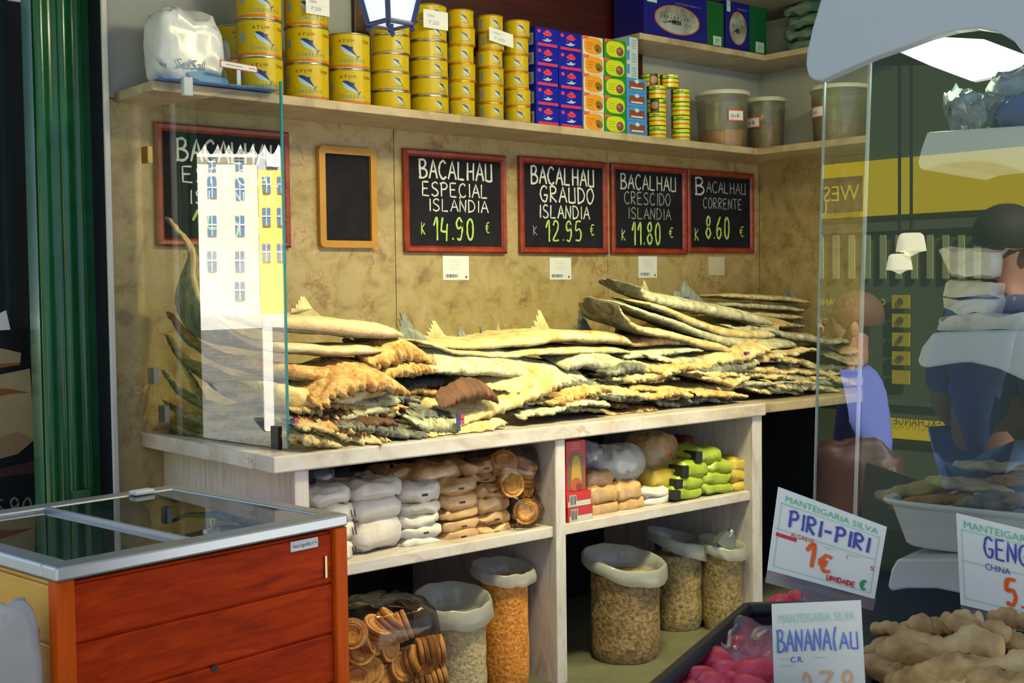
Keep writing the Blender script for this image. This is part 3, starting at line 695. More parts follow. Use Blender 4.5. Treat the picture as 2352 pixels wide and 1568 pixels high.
# ================================================================== GLASS SCREEN AT THE COUNTER END
M_glass = clearglass('screen_glass', (.93, .985, .97), 1.52, 3.3)
M_glass_edge = flat('glass_edge', (.02, .22, .22), .15)
GA, GB = V((1.922, YW - .03, 0)), V((2.018, 3.505, 0))
gt = thing('glass_screen', 'upright clear glass screen closing the left end of the marble counter', 'glass screen', (GA.x, GA.y, ZT))
dG = (GB - GA); nG = V((-dG.y, dG.x, 0)).normalized() * .008
b = MB(); q0 = V((0, 0, .006)); q1 = dG + V((0, 0, .006)); tz = 2.225 - ZT
b.add([q0, q1, V((dG.x, dG.y, tz - .005)), V((0, 0, tz))], [(0, 1, 2, 3)]); b.build('pane', M_glass, gt, fix=False)
dn = dG.normalized() * .006
b = MB(); b.prism([q1 - nG * .5, q1 + nG * .5, q1 + nG * .5 + dn, q1 - nG * .5 + dn], (0, 0, tz - .011)); b.build('green_edge', M_glass_edge, gt)
for k, (u, z) in enumerate(((.045, .985), (.05, .18), (.13, .045))):
    p = dG * u; b = MB(); s_ = dG.normalized() * .022
    b.prism([p - s_ - nG * 1.2, p + s_ - nG * 1.2, p + s_ + nG * 1.2, p - s_ + nG * 1.2], (0, 0, .06)); o = b.build('clip', M_metal if k else flat('brass', (.5, .33, .1), .3, 1), gt); o.location = (0, 0, z)
b = MB(); p = dG * .93; s_ = dG.normalized() * .02
b.prism([p - s_ - nG, p + s_ - nG, p + s_ + nG, p - s_ + nG], (0, 0, .075)); b.build('clip', flat('dark_clip', (.05, .05, .045), .4, 1), gt)
def glassY(px):
    lo = GA.y; hi = GB.y
    d = ray(px, 800); # ray-plane in plan view
    n = V((-dG.y, dG.x)); k = (GA.x * n.x + GA.y * n.y) / (d.x * n.x + d.y * n.y)
    return d.y * k

# ================================================================== SALTED COD
def catmull(P, n):
    out = []; m = len(P) - 1
    for i in range(n):
        t = i / (n - 1) * m; j = min(int(t), m - 1); f = t - j
        p0, p1, p2, p3 = P[max(j - 1, 0)], P[j], P[j + 1], P[min(j + 2, m)]
        out.append(.5 * ((2 * p1) + (p2 - p0) * f + (2 * p0 - 5 * p1 + 4 * p2 - p3) * f * f + (3 * p1 - p0 - 3 * p2 + p3) * f ** 3))
    return out
NF = [0]
def cod(pts, Y, w, th, lift=.1, flesh=None, rag=.004, ax=0., tail=0, prof=None, label=None, group=None, wav=.007, n=72, top=None):
    """pts: near edge (pixel x, y[, band in px]); Y: its plane; w: reach towards the wall; th: band thickness (m, or None = px of each point)"""
    NF[0] += 1; seed = V((NF[0] * 7.31, NF[0] * 3.17, NF[0] * 1.73))
    E, T = [], []
    for q in pts:
        y = Y
        if q[0] < 668: y = min(max(Y, glassY(q[0]) + .05 + (.02 if q[0] < 480 else 0)), YW - .06)
        p = PY(q[0], q[1], y); E.append(p)
        T.append((q[2] if len(q) > 2 else 20) * (p - EYE).dot(FW) / F if th is None else th)
    E = catmull([V(p) for p in E], n); T = [x.x for x in catmull([V((t, 0, 0)) for t in T], n)]
    A = V((ax, 1, lift)).normalized(); c = E[n // 2].copy()
    b = MB(); NR = 18; rings = []
    NN = [None] * n; last = V((0, 0, 1))          # side normals, carried on smoothly from the flat end to the tail
    for i in range(n - 1, -1, -1):
        v_ = A.cross((E[min(i + 1, n - 1)] - E[max(i - 1, 0)]).normalized())
        if v_.dot(last) < 0: v_ = -v_
        last = NN[i] = v_.normalized() if v_.length > 1e-6 else last
    for i in range(n):
        s = i / (n - 1); e = E[i]
        if prof: wp = prof(s)
        else:
            wp = .42 + .58 * math.sin(PI * min(1, s * .8 + .12)) ** .8
            if s < .07: wp = max(.3, wp * .9)
        endf = min(1, (s / .05) ** .5 + .12, ((1 - s) / .05) ** .5 + .12)
        W = max(.02, min(w * wp, (YW - .02 - e.y) / A.y)) * (1 + .25 * rag / .01 * noise.noise(V((s * 9, 3, 0)) + seed))
        t = T[i] * endf * 1.18
        N_ = NN[i]
        near = rag * 2.2 * noise.fractal(V((s * 26, 0, 0)) + seed, .8, 2, 3) + rag * 1.2 * random.uniform(-1, 1) * (random.random() < .6)
        for k in range(NR):
            a = 2 * PI * k / NR; cx, cz = math.cos(a), math.sin(a)
            u = .5 - .5 * (abs(cx) ** .65) * (1 if cx > 0 else -1)
            v = (abs(cz) ** .8) * (1 if cz > 0 else -1)
            taper = (1 - .72 * u) if tail == 0 else (1 - .9 * u)
            p = e + A * (W * u) + N_ * (t * .5 * v * taper)
            q = p * 14 + seed
            p = p + N_ * (wav * noise.noise(V((p.x * 7, p.y * 7, NF[0] * 3.3))) + .3 * rag * noise.noise(q * 3)) + A * (near * max(0, 1 - 2 * u) + rag * .9 * noise.noise(q * 4))
            p += V((0, 0, (.55 * rag + .0015) * noise.noise(q * 5) + .4 * rag * noise.noise(q * 11)))
            if p.y > YW - .008: p.y = YW - .008
            if p.z < ZT + .002: p.z = ZT + .002 + .001 * random.random()
            rings.append(p - c)
    fs, ms = [], []
    for i in range(n - 1):
        for k in range(NR):
            k2 = (k + 1) % NR
            fs.append((i * NR + k, i * NR + k2, (i + 1) * NR + k2, (i + 1) * NR + k))
            a = (k + .5) / NR
            ms.append(1 if .54 < a < .965 else 0)       # underside is skin
    fs += [tuple(range(NR))[::-1], tuple(range((n - 1) * NR, n * NR))]; ms += [0, 0]
    b.v = rings; b.f = [list(f) for f in fs]; b.m = ms
    o = b.build('salted_cod', [flesh or M_flesh, M_skinl if pts[0][0] < 470 else M_skin] if top is None else [flesh or M_flesh, top], None, smooth=True, loc=c)
    return tag(o, label, 'cod', group)
LP, MP, RP = 'in the left heap', 'in the middle heap', 'in the right heap'
GL, GM, GR = 'cod of the left heap', 'cod of the middle heap', 'cod of the right heap'
tailprof = lambda s: .07 + .93 * min(1, max(0, (s - .26) / .40)) ** .9 if s > .06 else .10
# left heap, tails sweeping up behind the glass
cod([(462, 560, 13), (476, 640, 16), (510, 700, 22), (570, 728, 30), (645, 742, 44), (780, 752, 46), (880, 762, 42), (928, 772, 24)], 3.62, .42, None, .05, flat_f := noisy('cod_flesh_pink', [(.28, (.55, .29, .13)), (.45, (.74, .53, .28)), (.6, (.80, .63, .38)), (.78, (.84, .72, .48))], 9, 10, .75, 1.0, bump=.5, bscale=60), .0025, prof=tailprof, label='topmost thick salted cod of the left heap, pinkish edge', group=GL, tail=0)
cod([(388, 498, 10), (412, 530, 16), (440, 570, 22), (446, 640, 26), (466, 695, 28), (516, 748, 30), (584, 788, 30), (656, 800, 30), (770, 806, 30), (880, 804, 26)], 3.60, .42, None, .03, flat_f, .0025, prof=tailprof, label='salted cod whose long tail curls highest behind the glass screen', group=GL)
cod([(392, 716, 12), (420, 758, 26), (456, 790, 36), (530, 825, 40), (606, 842, 42), (690, 858, 44), (790, 862, 44), (870, 842, 36), (890, 832, 20)], 3.58, .44, None, .02, M_flesh2, .003, prof=tailprof, label='third salted cod from the top of the left heap, thick orange edge', group=GL)
cod([(388, 770, 14), (428, 826, 36), (500, 868, 54), (560, 896, 64), (650, 918, 70), (760, 922, 66), (850, 905, 60), (910, 890, 40)], 3.55, .46, None, .10, M_flesh, .004, prof=tailprof, label='broad pale salted cod midway down the left heap', group=GL)
cod([(380, 850, 10), (420, 900, 30), (491, 938, 36), (583, 962, 34), (650, 968, 28), (760, 958, 30), (860, 930, 34), (925, 920, 30)], 3.53, .46, None, .08, M_flesh3, .006, prof=tailprof, label='grey green salted cod low in the left heap behind the glass', group=GL)
cod([(384, 920, 10), (434, 956, 22), (520, 984, 24), (610, 998, 22), (700, 985, 24), (800, 960, 26), (900, 940, 30)], 3.50, .46, None, .05, M_flesh3, .007, prof=tailprof, label='lowest long salted cod lying behind the glass screen', group=GL)
cod([(398, 975, 10), (460, 1000, 12), (560, 1014, 12), (640, 1012, 12), (720, 1005, 12)], 3.50, .40, None, .02, M_flesh3, .006, label='flat salted cod at the very bottom behind the glass', group=GL)
cod([(430, 845, 8), (450, 880, 14), (470, 925, 16), (480, 950, 8)], 3.6, .10, None, .5, M_flesh, .008, label='short curled cod flap hanging inside the left heap', group=GL)
# ragged orange neck ends of the left heap
def rags(x0, x1, yf, Y0, n, fl, lab, grp, w=.28, th=(12, 24), ln=(110, 220), rag=.010, seed=1, lift=(.0, .25), slope=(-.25, .2)):
    rnd = random.Random(seed)
    for i in range(n):
        L_ = rnd.uniform(*ln); x = rnd.uniform(x0, x1 - L_ * .6); f = rnd.random(); y = yf(x + L_ / 2, f); s = rnd.uniform(*slope)
        t = rnd.uniform(*th); Y = Y0 + (1 - f) * .0 + rnd.uniform(-.02, .07) + .10 * f
        pts = [(x, y - s * L_ / 2 + rnd.uniform(-5, 5), t * .5), (x + L_ * .3, y - s * L_ * .2 + rnd.uniform(-6, 6), t), (x + L_ * .65, y + s * L_ * .15 + rnd.uniform(-6, 6), t * 1.1), (x + L_, y + s * L_ / 2 + rnd.uniform(-6, 6), t * .6)]
        cod(pts, Y, w, None, rnd.uniform(*lift), (rnd.choice(fl) if rnd.random() > .16 else M_skin), rag * 1.35, ax=rnd.uniform(-.2, .2), label=lab, group=grp, n=54, wav=.018)
cod([(735, 940, 10), (790, 905, 34), (850, 888, 46), (900, 892, 40), (935, 905, 20)], 3.47, .30, None, .35, M_flesh2, .013, label='ragged orange neck end jutting from the left heap', group=GL)
cod([(850, 838, 16), (900, 828, 40), (945, 818, 50), (980, 826, 30), (1000, 835, 12)], 3.58, .30, None, .3, M_flesh2, .014, label='brownish torn cod end at the right of the left heap, upper', group=GL)
cod([(880, 870, 16), (930, 858, 30), (975, 852, 30), (1000, 850, 10)], 3.55, .30, None, .15, M_flesh2, .012, label='torn cod end below the brownish one, left heap', group=GL)
rags(655, 960, lambda x, f: 1022 - (x - 655) * .035 - f * 95, 3.43, 12, [M_flesh2, M_flesh2, M_flesh, M_brownfin], 'ragged salted cod layer in the torn lower front of the left heap', GL, seed=3, th=(14, 26))
cod([(655, 1020, 10), (700, 1012, 24), (745, 1018, 26), (790, 1026, 10)], 3.42, .25, None, .1, M_flesh, .012, label='pale twisted cod scrap at the counter edge beside the glass', group=GL)
# middle heap
cod([(960, 790, 8), (1043, 796, 20), (1120, 794, 24), (1215, 789, 26), (1290, 777, 30), (1370, 776, 32), (1430, 780, 30), (1452, 786, 16)], 3.66, .44, None, .05, M_flesh, .0035, label='topmost salted cod of the middle heap, long smooth edge', group=GM)
cod([(952, 783, 8), (1000, 795, 12), (1060, 809, 16), (1158, 818, 16), (1244, 810, 18), (1340, 806, 20), (1416, 806, 16), (1450, 808, 10)], 3.63, .44, None, .04, M_flesh, .004, label='second salted cod from the top of the middle heap', group=GM)
cod([(980, 850, 10), (1040, 858, 22), (1144, 860, 26), (1230, 872, 26), (1300, 886, 28), (1362, 890, 18)], 3.58, .17, None, .75, M_flesh3, .003, label='broad pale cod slab tilted to the street in the middle heap', group=GM, prof=lambda s: .75 + .25 * math.sin(PI * s))
cod([(1300, 850, 14), (1350, 838, 34), (1400, 842, 46), (1460, 856, 30), (1500, 870, 14)], 3.60, .28, None, .3, M_flesh3, .008, label='grey cod end with torn wings right of the broad slab', group=GM)
cod([(1010, 985, 18), (1070, 972, 26), (1150, 948, 30), (1220, 920, 30), (1272, 895, 28), (1296, 880, 14)], 3.50, .22, None, .72, M_flesh, .005, label='large open cod with a brown fin, front of the middle heap', group=GM, prof=lambda s: .55 + .45 * math.sin(PI * min(1, s * .9 + .1)))
cod([(1016, 942, 6), (1050, 925, 22), (1100, 912, 34), (1136, 918, 20), (1144, 926, 6)], 3.475, .10, None, .9, M_brownfin, .004, label='dark brown fin folded over the large open cod', group=GM, top=M_brownfin)
cod([(960, 1000, 14), (1010, 1004, 22), (1090, 998, 24), (1150, 980, 18), (1165, 970, 8)], 3.45, .28, None, .2, M_flesh, .008, label='pale rolled cod at the counter edge, middle heap', group=GM)
cod([(955, 968, 10), (985, 982, 34), (1030, 985, 40), (1060, 978, 20)], 3.46, .22, None, .2, M_flesh3, .008, label='striped grey cod roll holding a blue and red tag', group=GM)
rags(940, 1010, lambda x, f: 990 - f * 150, 3.50, 6, [M_flesh2, M_flesh3, M_flesh, M_brownfin], 'ragged cod between the left and middle heaps', GM, ln=(80, 130), seed=11)
rags(1130, 1480, lambda x, f: 990 - (x - 1130) * .11 - f * 80, 3.45, 13, [M_flesh2, M_flesh, M_flesh3, M_brownfin, M_flesh], 'ragged salted cod layer low in the middle heap', GM, seed=5)
rags(1360, 1520, lambda x, f: 930 - (x - 1360) * .1 - f * 100, 3.5, 8, [M_flesh2, M_flesh, M_flesh3], 'torn cod end at the right side of the middle heap', GM, seed=8, ln=(90, 160))
rags(940, 1400, lambda x, f: 985 - (x - 940) * .11 - f * 125, 3.60, 9, [M_flesh, M_flesh3], 'salted cod hidden deeper in the middle heap', GM, seed=21, ln=(200, 320), rag=.006, w=.4)
# right heap
cod([(1474, 660, 8), (1490, 682, 26), (1530, 696, 30), (1600, 708, 30), (1680, 724, 30), (1750, 738, 24), (1778, 746, 10)], 3.78, .36, None, .22, M_flesh3, .004, label='topmost salted cod of the right heap, fanned pale tail', group=GR)
cod([(1492, 700, 12), (1540, 716, 20), (1600, 742, 24), (1660, 764, 26), (1720, 772, 26), (1782, 770, 18)], 3.72, .36, None, .16, M_flesh, .004, label='second salted cod from the top of the right heap', group=GR)
cod([(1436, 700, 8), (1480, 720, 16), (1550, 742, 20), (1620, 770, 24), (1690, 790, 26), (1760, 796, 26), (1832, 792, 20)], 3.66, .38, None, .16, M_flesh3, .004, label='third salted cod of the right heap with a small tag', group=GR)
cod([(1424, 700, 6), (1450, 742, 18), (1500, 764, 20), (1570, 778, 22), (1650, 800, 24), (1720, 822, 22), (1790, 828, 16)], 3.62, .36, None, .14, M_flesh, .005, label='fourth salted cod of the right heap, dark folded tail', group=GR)
cod([(1455, 790, 14), (1500, 788, 24), (1560, 786, 24), (1600, 790, 10)], 3.66, .36, None, .05, M_flesh2, .004, label='tan cod between the middle and right heaps, upper', group=GR)
cod([(1440, 822, 14), (1500, 815, 18), (1560, 808, 16), (1615, 806, 8)], 3.62, .36, None, .1, M_flesh3, .005, label='curled cod between the middle and right heaps, lower', group=GR)
cod([(1560, 850, 14), (1620, 846, 26), (1680, 830, 28), (1710, 834, 10)], 3.58, .34, None, .15, M_flesh, .008, label='short thick cod in the front of the right heap', group=GR)
for k, (y0, y1, x0, x1) in enumerate(((680, 690, 1672, 1860), (700, 710, 1662, 1848), (722, 728, 1690, 1846), (742, 748, 1700, 1850))):
    cod([(x0, y0, 8), (x0 + 40, y0 + 1, 14), (x0 + 110, y0 + 5, 15), (x1 - 20, y1, 13), (x1, y1 + 2, 6)], 4.02, .30, None, .02, M_flesh3 if k % 2 else M_flesh, .005, label='flat cod, %s of the small pile by the far corner' % ('topmost', 'second', 'third', 'fourth')[k], group='small cod pile in the far corner')
rags(1480, 1740, lambda x, f: 935 - (x - 1480) * .09 - f * 95, 3.47, 15, [M_flesh, M_flesh3, M_flesh2, M_flesh], 'ragged salted cod layer in the torn front of the right heap', GR, seed=9, ln=(90, 190), th=(11, 22))
rags(1690, 1880, lambda x, f: 912 - (x - 1690) * .06 - f * 110, 3.50, 13, [M_flesh, M_flesh3, M_flesh3, M_flesh], 'ragged cod at the right end of the right heap', GR, seed=14, ln=(80, 170), th=(10, 18))
rags(1460, 1900, lambda x, f: 905 - (x - 1460) * .06 - f * 120, 3.66, 10, [M_flesh, M_flesh3], 'salted cod hidden deeper in the right heap', GR, seed=31, ln=(200, 300), rag=.006, w=.4)
rags(1850, 2060, lambda x, f: 905 - f * 110, 3.6, 8, [M_flesh3, M_flesh], 'cod on the return counter seen through the display glass', 'cod on the return counter', seed=17, ln=(100, 170))
# fins and tails standing up against the wall
def fin(px, py, wpx, hpx, Y, m, label, lean=0, jag=4):
    base = PY(px, py, Y); k = (base - EYE).dot(FW) / F; w, h = wpx * k * 1.5, hpx * k * 1.18
    rnd = random.Random(px); pts = [(-w / 2, 0)]
    for i in range(jag + 1):
        u = i / jag; pts.append((-w / 2 * (1 - u) * .9 + lean * h * u, h * u * (1 if i < jag else 1))); pts.append((-w / 2 * (1 - u) * .75 + lean * h * u + w * .04, h * u * .93))
    pts += [(lean * h + w * .08, h * .97), (w * .22 + lean * h * .4, h * .45), (w / 2, 0)]
    b = MB(); n = len(pts)
    f = [V((x, .02 * (z / h) ** 2 + .012 * math.sin(x * 60), z)) for x, z in pts]
    b.add(f + [q + V((0, .005, 0)) for q in f], [tuple(range(n)), tuple(range(2 * n - 1, n - 1, -1))] + [(i, i + n, (i + 1) % n + n, (i + 1) % n) for i in range(n)])
    return tag(b.build('cod_tail', m, loc=base), label, 'cod tail', 'cod tails standing up')
M_tail = noisy('cod_tail_pale', [(.3, (.62, .52, .20)), (.6, (.80, .74, .40))], 12, 8, .75, sc3=(6, 1, 1), bump=.6)
M_taild = noisy('cod_tail_grey', [(.3, (.10, .12, .10)), (.6, (.28, .31, .28))], 12, 8, .75, sc3=(4, 1, 1), bump=.5)
fin(1250, 785, 80, 64, 3.95, M_tail, 'tall fringed pale cod tail standing in the middle heap', -.2, 6)
fin(1335, 780, 76, 58, 3.95, M_taild, 'grey pointed cod tail right of the tall pale one', .1)
fin(1150, 790, 30, 40, 4.0, M_tail, 'small pale cod tail on the middle heap', 0)
fin(1195, 788, 44, 26, 4.0, M_taild, 'low grey cod tail left of the tall pale one', -.8)
fin(1115, 790, 30, 34, 4.05, M_taild, 'small dark cod tail on the middle heap', -.3)
fin(1060, 796, 60, 42, 3.95, M_taild, 'dark cod tail with a curved tip, middle heap', .1)
fin(1010, 795, 80, 52, 3.95, M_tail, 'fringed yellow cod tail at the left of the middle heap', -.3, 7)
fin(950, 790, 76, 62, 3.9, M_taild, 'dark spiky cod tail next to the left heap', -.4, 5)
fin(690, 735, 90, 48, 4.1, M_tail, 'fringed pale cod tail behind the top of the left heap', .2, 6)
fin(1580, 716, 120, 62, 4.0, M_taild, 'large grey cod tail carrying a square tag, right heap', -.15, 3)
fin(1490, 690, 46, 40, 4.0, M_tail, 'pale fringed cod tail at the right heap top', -.3, 7)
fin(1435, 770, 40, 66, 4.0, M_brownfin, 'dark brown cod fin at the left of the right heap', -.1, 4)
fin(1815, 690, 40, 30, 4.1, M_taild, 'grey cod tail on the far corner pile', .2, 4)
# little origin tags clipped to the fish
def ftag(px, py, w, h, Y, label):
    o = PY(px, py, Y); k = (o - EYE).dot(FW) / F
    t = thing('origin_tag', label, 'tag', o)
    MB().box(0, w * k, -.003, 0, 0, h * k).build('tag_card', M_tag_blue, t)
    b = MB(); f = lambda u, v, l: V((u * w * k, -.003 - l, v * h * k))
    quad(b, f, .5, .95, .55, .9, 0, .001); quad(b, f, .5, .95, .05, .4, 0, .001); quad(b, f, .05, .45, .5, .9, 1, .001); b.build('tag_print', [M_ochre_red, M_print], t)
ftag(1570, 706, 20, 24, 3.93, 'square blue and red tag on the large grey tail')
ftag(1048, 976, 22, 26, 3.44, 'blue and red tag on the striped cod roll')
ftag(1708, 818, 20, 10, 3.58, 'small tag on the third cod of the right heap')
ftag(666, 974, 22, 14, 3.46, 'dark tag with red mark beside the glass edge')

# ================================================================== GOODS IN THE OPEN BAYS
def bagmesh(w, d, h, seed, wr=.006, pw_=.55, pinch=True, nu=44, nv=20):
    """soft filled bag: rounded box with creases and flat seamed ends; base at z = 0"""
    b = MB(); sd = V((seed * 3.1, seed * 1.7, seed * .9)); sc_ = .16 / max(.1, min(w, .3))
    def fn(u, v):
        a = 2 * PI * u; t = PI * (.001 + .998 * v)
        sg = lambda x, e: math.copysign(abs(x) ** e, x)
        x = sg(math.cos(a), pw_) * sg(math.sin(t), pw_); y = sg(math.sin(a), pw_) * sg(math.sin(t), pw_); z = sg(math.cos(t), .6)
        if pinch: z *= (1 - .75 * abs(x) ** 6)
        p = V((x * w / 2, y * d / 2, z * h / 2))
        q = p * (18 * sc_) + sd
        cr = abs(noise.noise(q * 1.6 + V((0, 3, 7)))) + .5 * abs(noise.noise(q * 3.4))
        p += V((.6 * wr * noise.noise(q * 1.5), .6 * wr * noise.noise(q * 1.5 + V((9, 0, 0))) , wr * (1.5 * noise.noise(q * 1.1 + V((0, 5, 0))) + .9 - 2.2 * cr)))
        p.z = max(p.z, -h / 2) + h / 2
        return p
    b.grid(fn, nu, nv, wu=True)
    return b
M_bagw = noisy('white_packet', [(.3, (.68, .58, .46)), (.6, (.84, .78, .68)), (.8, (.88, .85, .78))], 9, 6, .35, bump=.35, bscale=22, coat=.3)
M_bagt = noisy('tan_packet', [(.3, (.45, .24, .09)), (.6, (.62, .38, .17)), (.8, (.70, .48, .25))], 10, 6, .35, bump=.35, bscale=25, coat=.3)
M_bagd = flat('grey_packet', (.10, .11, .12), .3, coat=.3)
M_bagg = noisy('green_packet', [(.3, (.22, .33, .02)), (.6, (.42, .52, .05)), (.75, (.55, .58, .20))], 12, 5, .3, bump=.3, bscale=25, coat=.3)
M_bagy = noisy('yellow_packet', [(.3, (.55, .38, .02)), (.7, (.68, .52, .08))], 9, 5, .3, coat=.3)
M_mark = flat('ink_mark', (.01, .01, .012), .5)
nb_ = [0]
def packet(name, px0, px1, py0, py1, Y, depth, m, label, cat, group=None, mark=None, pinch=True, wr=.010, rz=0, pw_=.38, tilt=0):
    nb_[0] += 1
    cx = (px0 + px1) / 2; lo = PY(cx, py1, Y); w = (PY(px1, py1, Y) - PY(px0, py1, Y)).length; h = PY(cx, py0, Y).z - lo.z
    t = thing(name, label, cat, (lo.x, Y + depth / 2, lo.z), rz, group, rot=(0, tilt, rz))
    bagmesh(w * 1.05, depth, h * 1.16, nb_[0], wr, pw_, pinch).build('packet_body', m, t, smooth=True)
    if mark:
        b = MB(); f = lambda u, v, l: V((u, -depth / 2 * .985 - l, v)); k = h
        if mark == 'dash': quad(b, f, -.012, .013, k * .52, k * .66, 0, .004)
        elif mark == 'strokes':
            for s in (0, .012): b.add([f(w * .36 + s, k * .35, .004), f(w * .36 + s + .005, k * .35, .004), f(w * .36 + s, k * .75, .004), f(w * .36 + s - .004, k * .75, .004)], [(0, 1, 2, 3)])
        b.build('ink_mark', M_mark, t)
    return t
YB = 3.50
rowsW = [(0, 716, 815, [(1126, 1166, None), (1164, 1206, 'strokes'), (1204, 1250, 'strokes'), (1248, 1296, 'strokes')]),
         (1, 812, 934, [(1112, 1152, None), (1150, 1204, None), (1202, 1268, None)]),
         (2, 926, 1022, [(1120, 1160, 'dash'), (1158, 1184, None), (1182, 1213, None), (1211, 1242, 'dash'), (1240, 1262, None)])]
pos5 = ['top', 'second from the top', 'third from the top', 'fourth from the top', 'fifth from the top']
cn = ['beside the freezer', 'in the middle', 'next to the tan packets']
for c, xa, xb, rr in rowsW:
    for k, (ya, yb, mk) in enumerate(rr):
        packet('flour_packet', xa + (12 if c == 0 and k else 0) + k, xb + (8 if c == 0 and k else 0), ya, yb, YB - .02 * (c == 0), .26, M_bagw, 'white packet, %s of the white column %s' % (pos5[k], cn[c]), 'packet', 'white packets in the left bay', mk, rz=random.uniform(-.05, .05))
rowsT = [(0, 1018, 1104, [(1108, 1141, 'dash'), (1139, 1173, 'dash'), (1171, 1200, None), (1198, 1223, 'dash'), (1220, 1249, 'dash')]),
         (1, 1100, 1178, [(1116, 1146, 'dash'), (1144, 1182, None), (1180, 1211, 'dash'), (1209, 1238, 'dash')])]
for c, xa, xb, rr in rowsT:
    for k, (ya, yb, mk) in enumerate(rr):
        packet('tan_packet', xa + k, xb + k, ya, yb, YB, .25, M_bagt, 'tan packet, %s of the column %s' % (pos5[k], ('beside the white packets', 'beside the round toasts')[c]), 'packet', 'tan packets in the left bay', mk, rz=random.uniform(-.04, .04), pw_=.34)
packet('tan_packet', 1076, 1158, 1064, 1092, YB + .02, .25, M_bagt, 'tan packet lying topmost, just left of the high toasts', 'packet', 'tan packets in the left bay', 'dash')
packet('tan_packet', 1078, 1156, 1090, 1118, YB + .02, .25, M_bagt, 'tan packet under the topmost one near the toasts', 'packet', 'tan packets in the left bay', 'dash')
packet('long_packet', 962, 1072, 1076, 1116, YB + .06, .2, M_bagt, 'long tan packet lying on top of the tan and white packets', 'packet', tilt=-.12)
packet('long_packet', 898, 968, 1082, 1118, YB + .12, .2, M_bagt, 'dim brown packet behind the long tan packet', 'packet')
packet('grey_packet', 716, 776, 1082, 1132, YB + .1, .2, M_bagd, 'dark grey packet at the left end under the worktop', 'packet')
packet('grey_packet', 800, 880, 1096, 1116, YB + .14, .2, M_bagd, 'dark flat packet behind the white packets', 'packet')
# toasts
M_toast = noisy('toast', [(.3, (.50, .19, .035)), (.55, (.70, .35, .08)), (.75, (.80, .50, .18))], 30, 8, .6, bump=.5, bscale=90)
M_toastc = noisy('toast_crust', [(.3, (.36, .12, .02)), (.7, (.55, .24, .05))], 30, 6, .6)
def make_toast():
    t = thing('round_toast', 'x', 'toast'); R = .050
    MB().lathe([(.001, .0045), (R * .5, .0025), (R * .8, .003), (R * .96, .0015), (R, .006), (R, .012), (R * .96, .0165), (R * .8, .0145), (R * .55, .0165), (R * .5, .0142), (.001, .0130)], 28, ms=[0, 0, 0, 1, 1, 1, 0, 0, 0, 0, 0]).build('crumb', [M_toast, M_toastc], t, smooth=50)
    MB().lathe([(R * .62, .0150), (R * .66, .0172), (R * .72, .0172), (R * .76, .0148)], 28, cap=False).build('ring_ridge', M_toastc, t, smooth=True)
    return Proto(t)
tst = make_toast()
def toast_row(px, py, Y, n, ax, dx, label, grp, minz=0):
    """a roll of toasts: n discs whose axis is ax (world), first at the pixel, following along -ax"""
    p = PY(px, py, Y); ax = V(ax).normalized()
    rot = ax.to_track_quat('Z', 'Y').to_euler()
    p.z = max(p.z, minz)
    for k in range(n): tst.place(p - ax * (.0182 * k + random.uniform(0, .001)) - ax * .017, 0, label, grp, rot=rot)
g1 = 'round toasts at the right of the left bay'
lab1 = 'round orange toast in the packs at the right end of the left bay'
toast_row(1158, 1054, 3.50, 3, (-.35, -.5, .75), 0, lab1, g1); toast_row(1208, 1060, 3.50, 5, (.15, -.35, .92), 0, lab1, g1)
toast_row(1178, 1112, 3.47, 4, (-.25, -.95, .12), 0, lab1, g1); toast_row(1212, 1112, 3.50, 4, (.35, -.9, .2), 0, lab1, g1); toast_row(1240, 1108, 3.54, 3, (.6, -.75, .2), 0, lab1, g1)
toast_row(1208, 1174, 3.48, 5, (-.55, -.8, .1), 0, lab1, g1); toast_row(1238, 1170, 3.53, 5, (.4, -.85, .15), 0, lab1, g1)
M_film = clearglass('clear_film', (.97, .96, .93), 1.42, .7, .015, .12)
def film(px0, px1, py0, py1, Y, d, label, seed, wr=.02):
    cx = (px0 + px1) / 2; lo = PY(cx, py1, Y); lo.z = max(lo.z, .063); w = (PY(px1, py1, Y) - PY(px0, py1, Y)).length; h = PY(cx, py0, Y).z - lo.z
    o = bagmesh(w, d, h, seed, wr, .6, False, 40, 24).build('plastic_bag', M_film, None, smooth=True, loc=(lo.x, Y + d / 2, lo.z))
    return tag(o, label, 'plastic bag')
film(1136, 1262, 1028, 1140, 3.44, .22, 'clear bag around the upper round toasts in the left bay', 41)
film(1178, 1266, 1136, 1214, 3.44, .2, 'clear bag around the lower round toasts in the left bay', 42)
g2 = 'round toasts in the floor bag'; lab2 = 'round brown toast inside the big clear bag on the floor of the left bay'
rnd = random.Random(4)
for px, py, n, ax in ((905, 1415, 6, (.55, -.35, .75)), (870, 1432, 4, (.2, -.5, .8)), (940, 1430, 6, (.8, -.45, .35)), (900, 1485, 5, (.35, -.92, .1)), (862, 1470, 5, (.5, -.8, .3)), (828, 1492, 4, (-.5, -.8, .3)), (1018, 1488, 5, (.9, -.4, .1)), (960, 1512, 5, (.6, -.7, .3)), (925, 1530, 4, (.2, -.9, .3)), (985, 1550, 4, (.85, -.5, .2)), (850, 1540, 4, (-.3, -.9, .2)), (890, 1560, 4, (.3, -.9, .25)), (820, 1560, 4, (-.4, -.8, .3)), (1020, 1545, 4, (.9, -.3, .2)), (808, 1455, 3, (-.6, -.7, .3))):
    toast_row(px, py, 3.30, n, ax, 0, lab2, g2, .115)
film(832, 1044, 1392, 1592, 3.18, .30, 'big clear bag of toasts on the floor of the left bay', 43, .014)
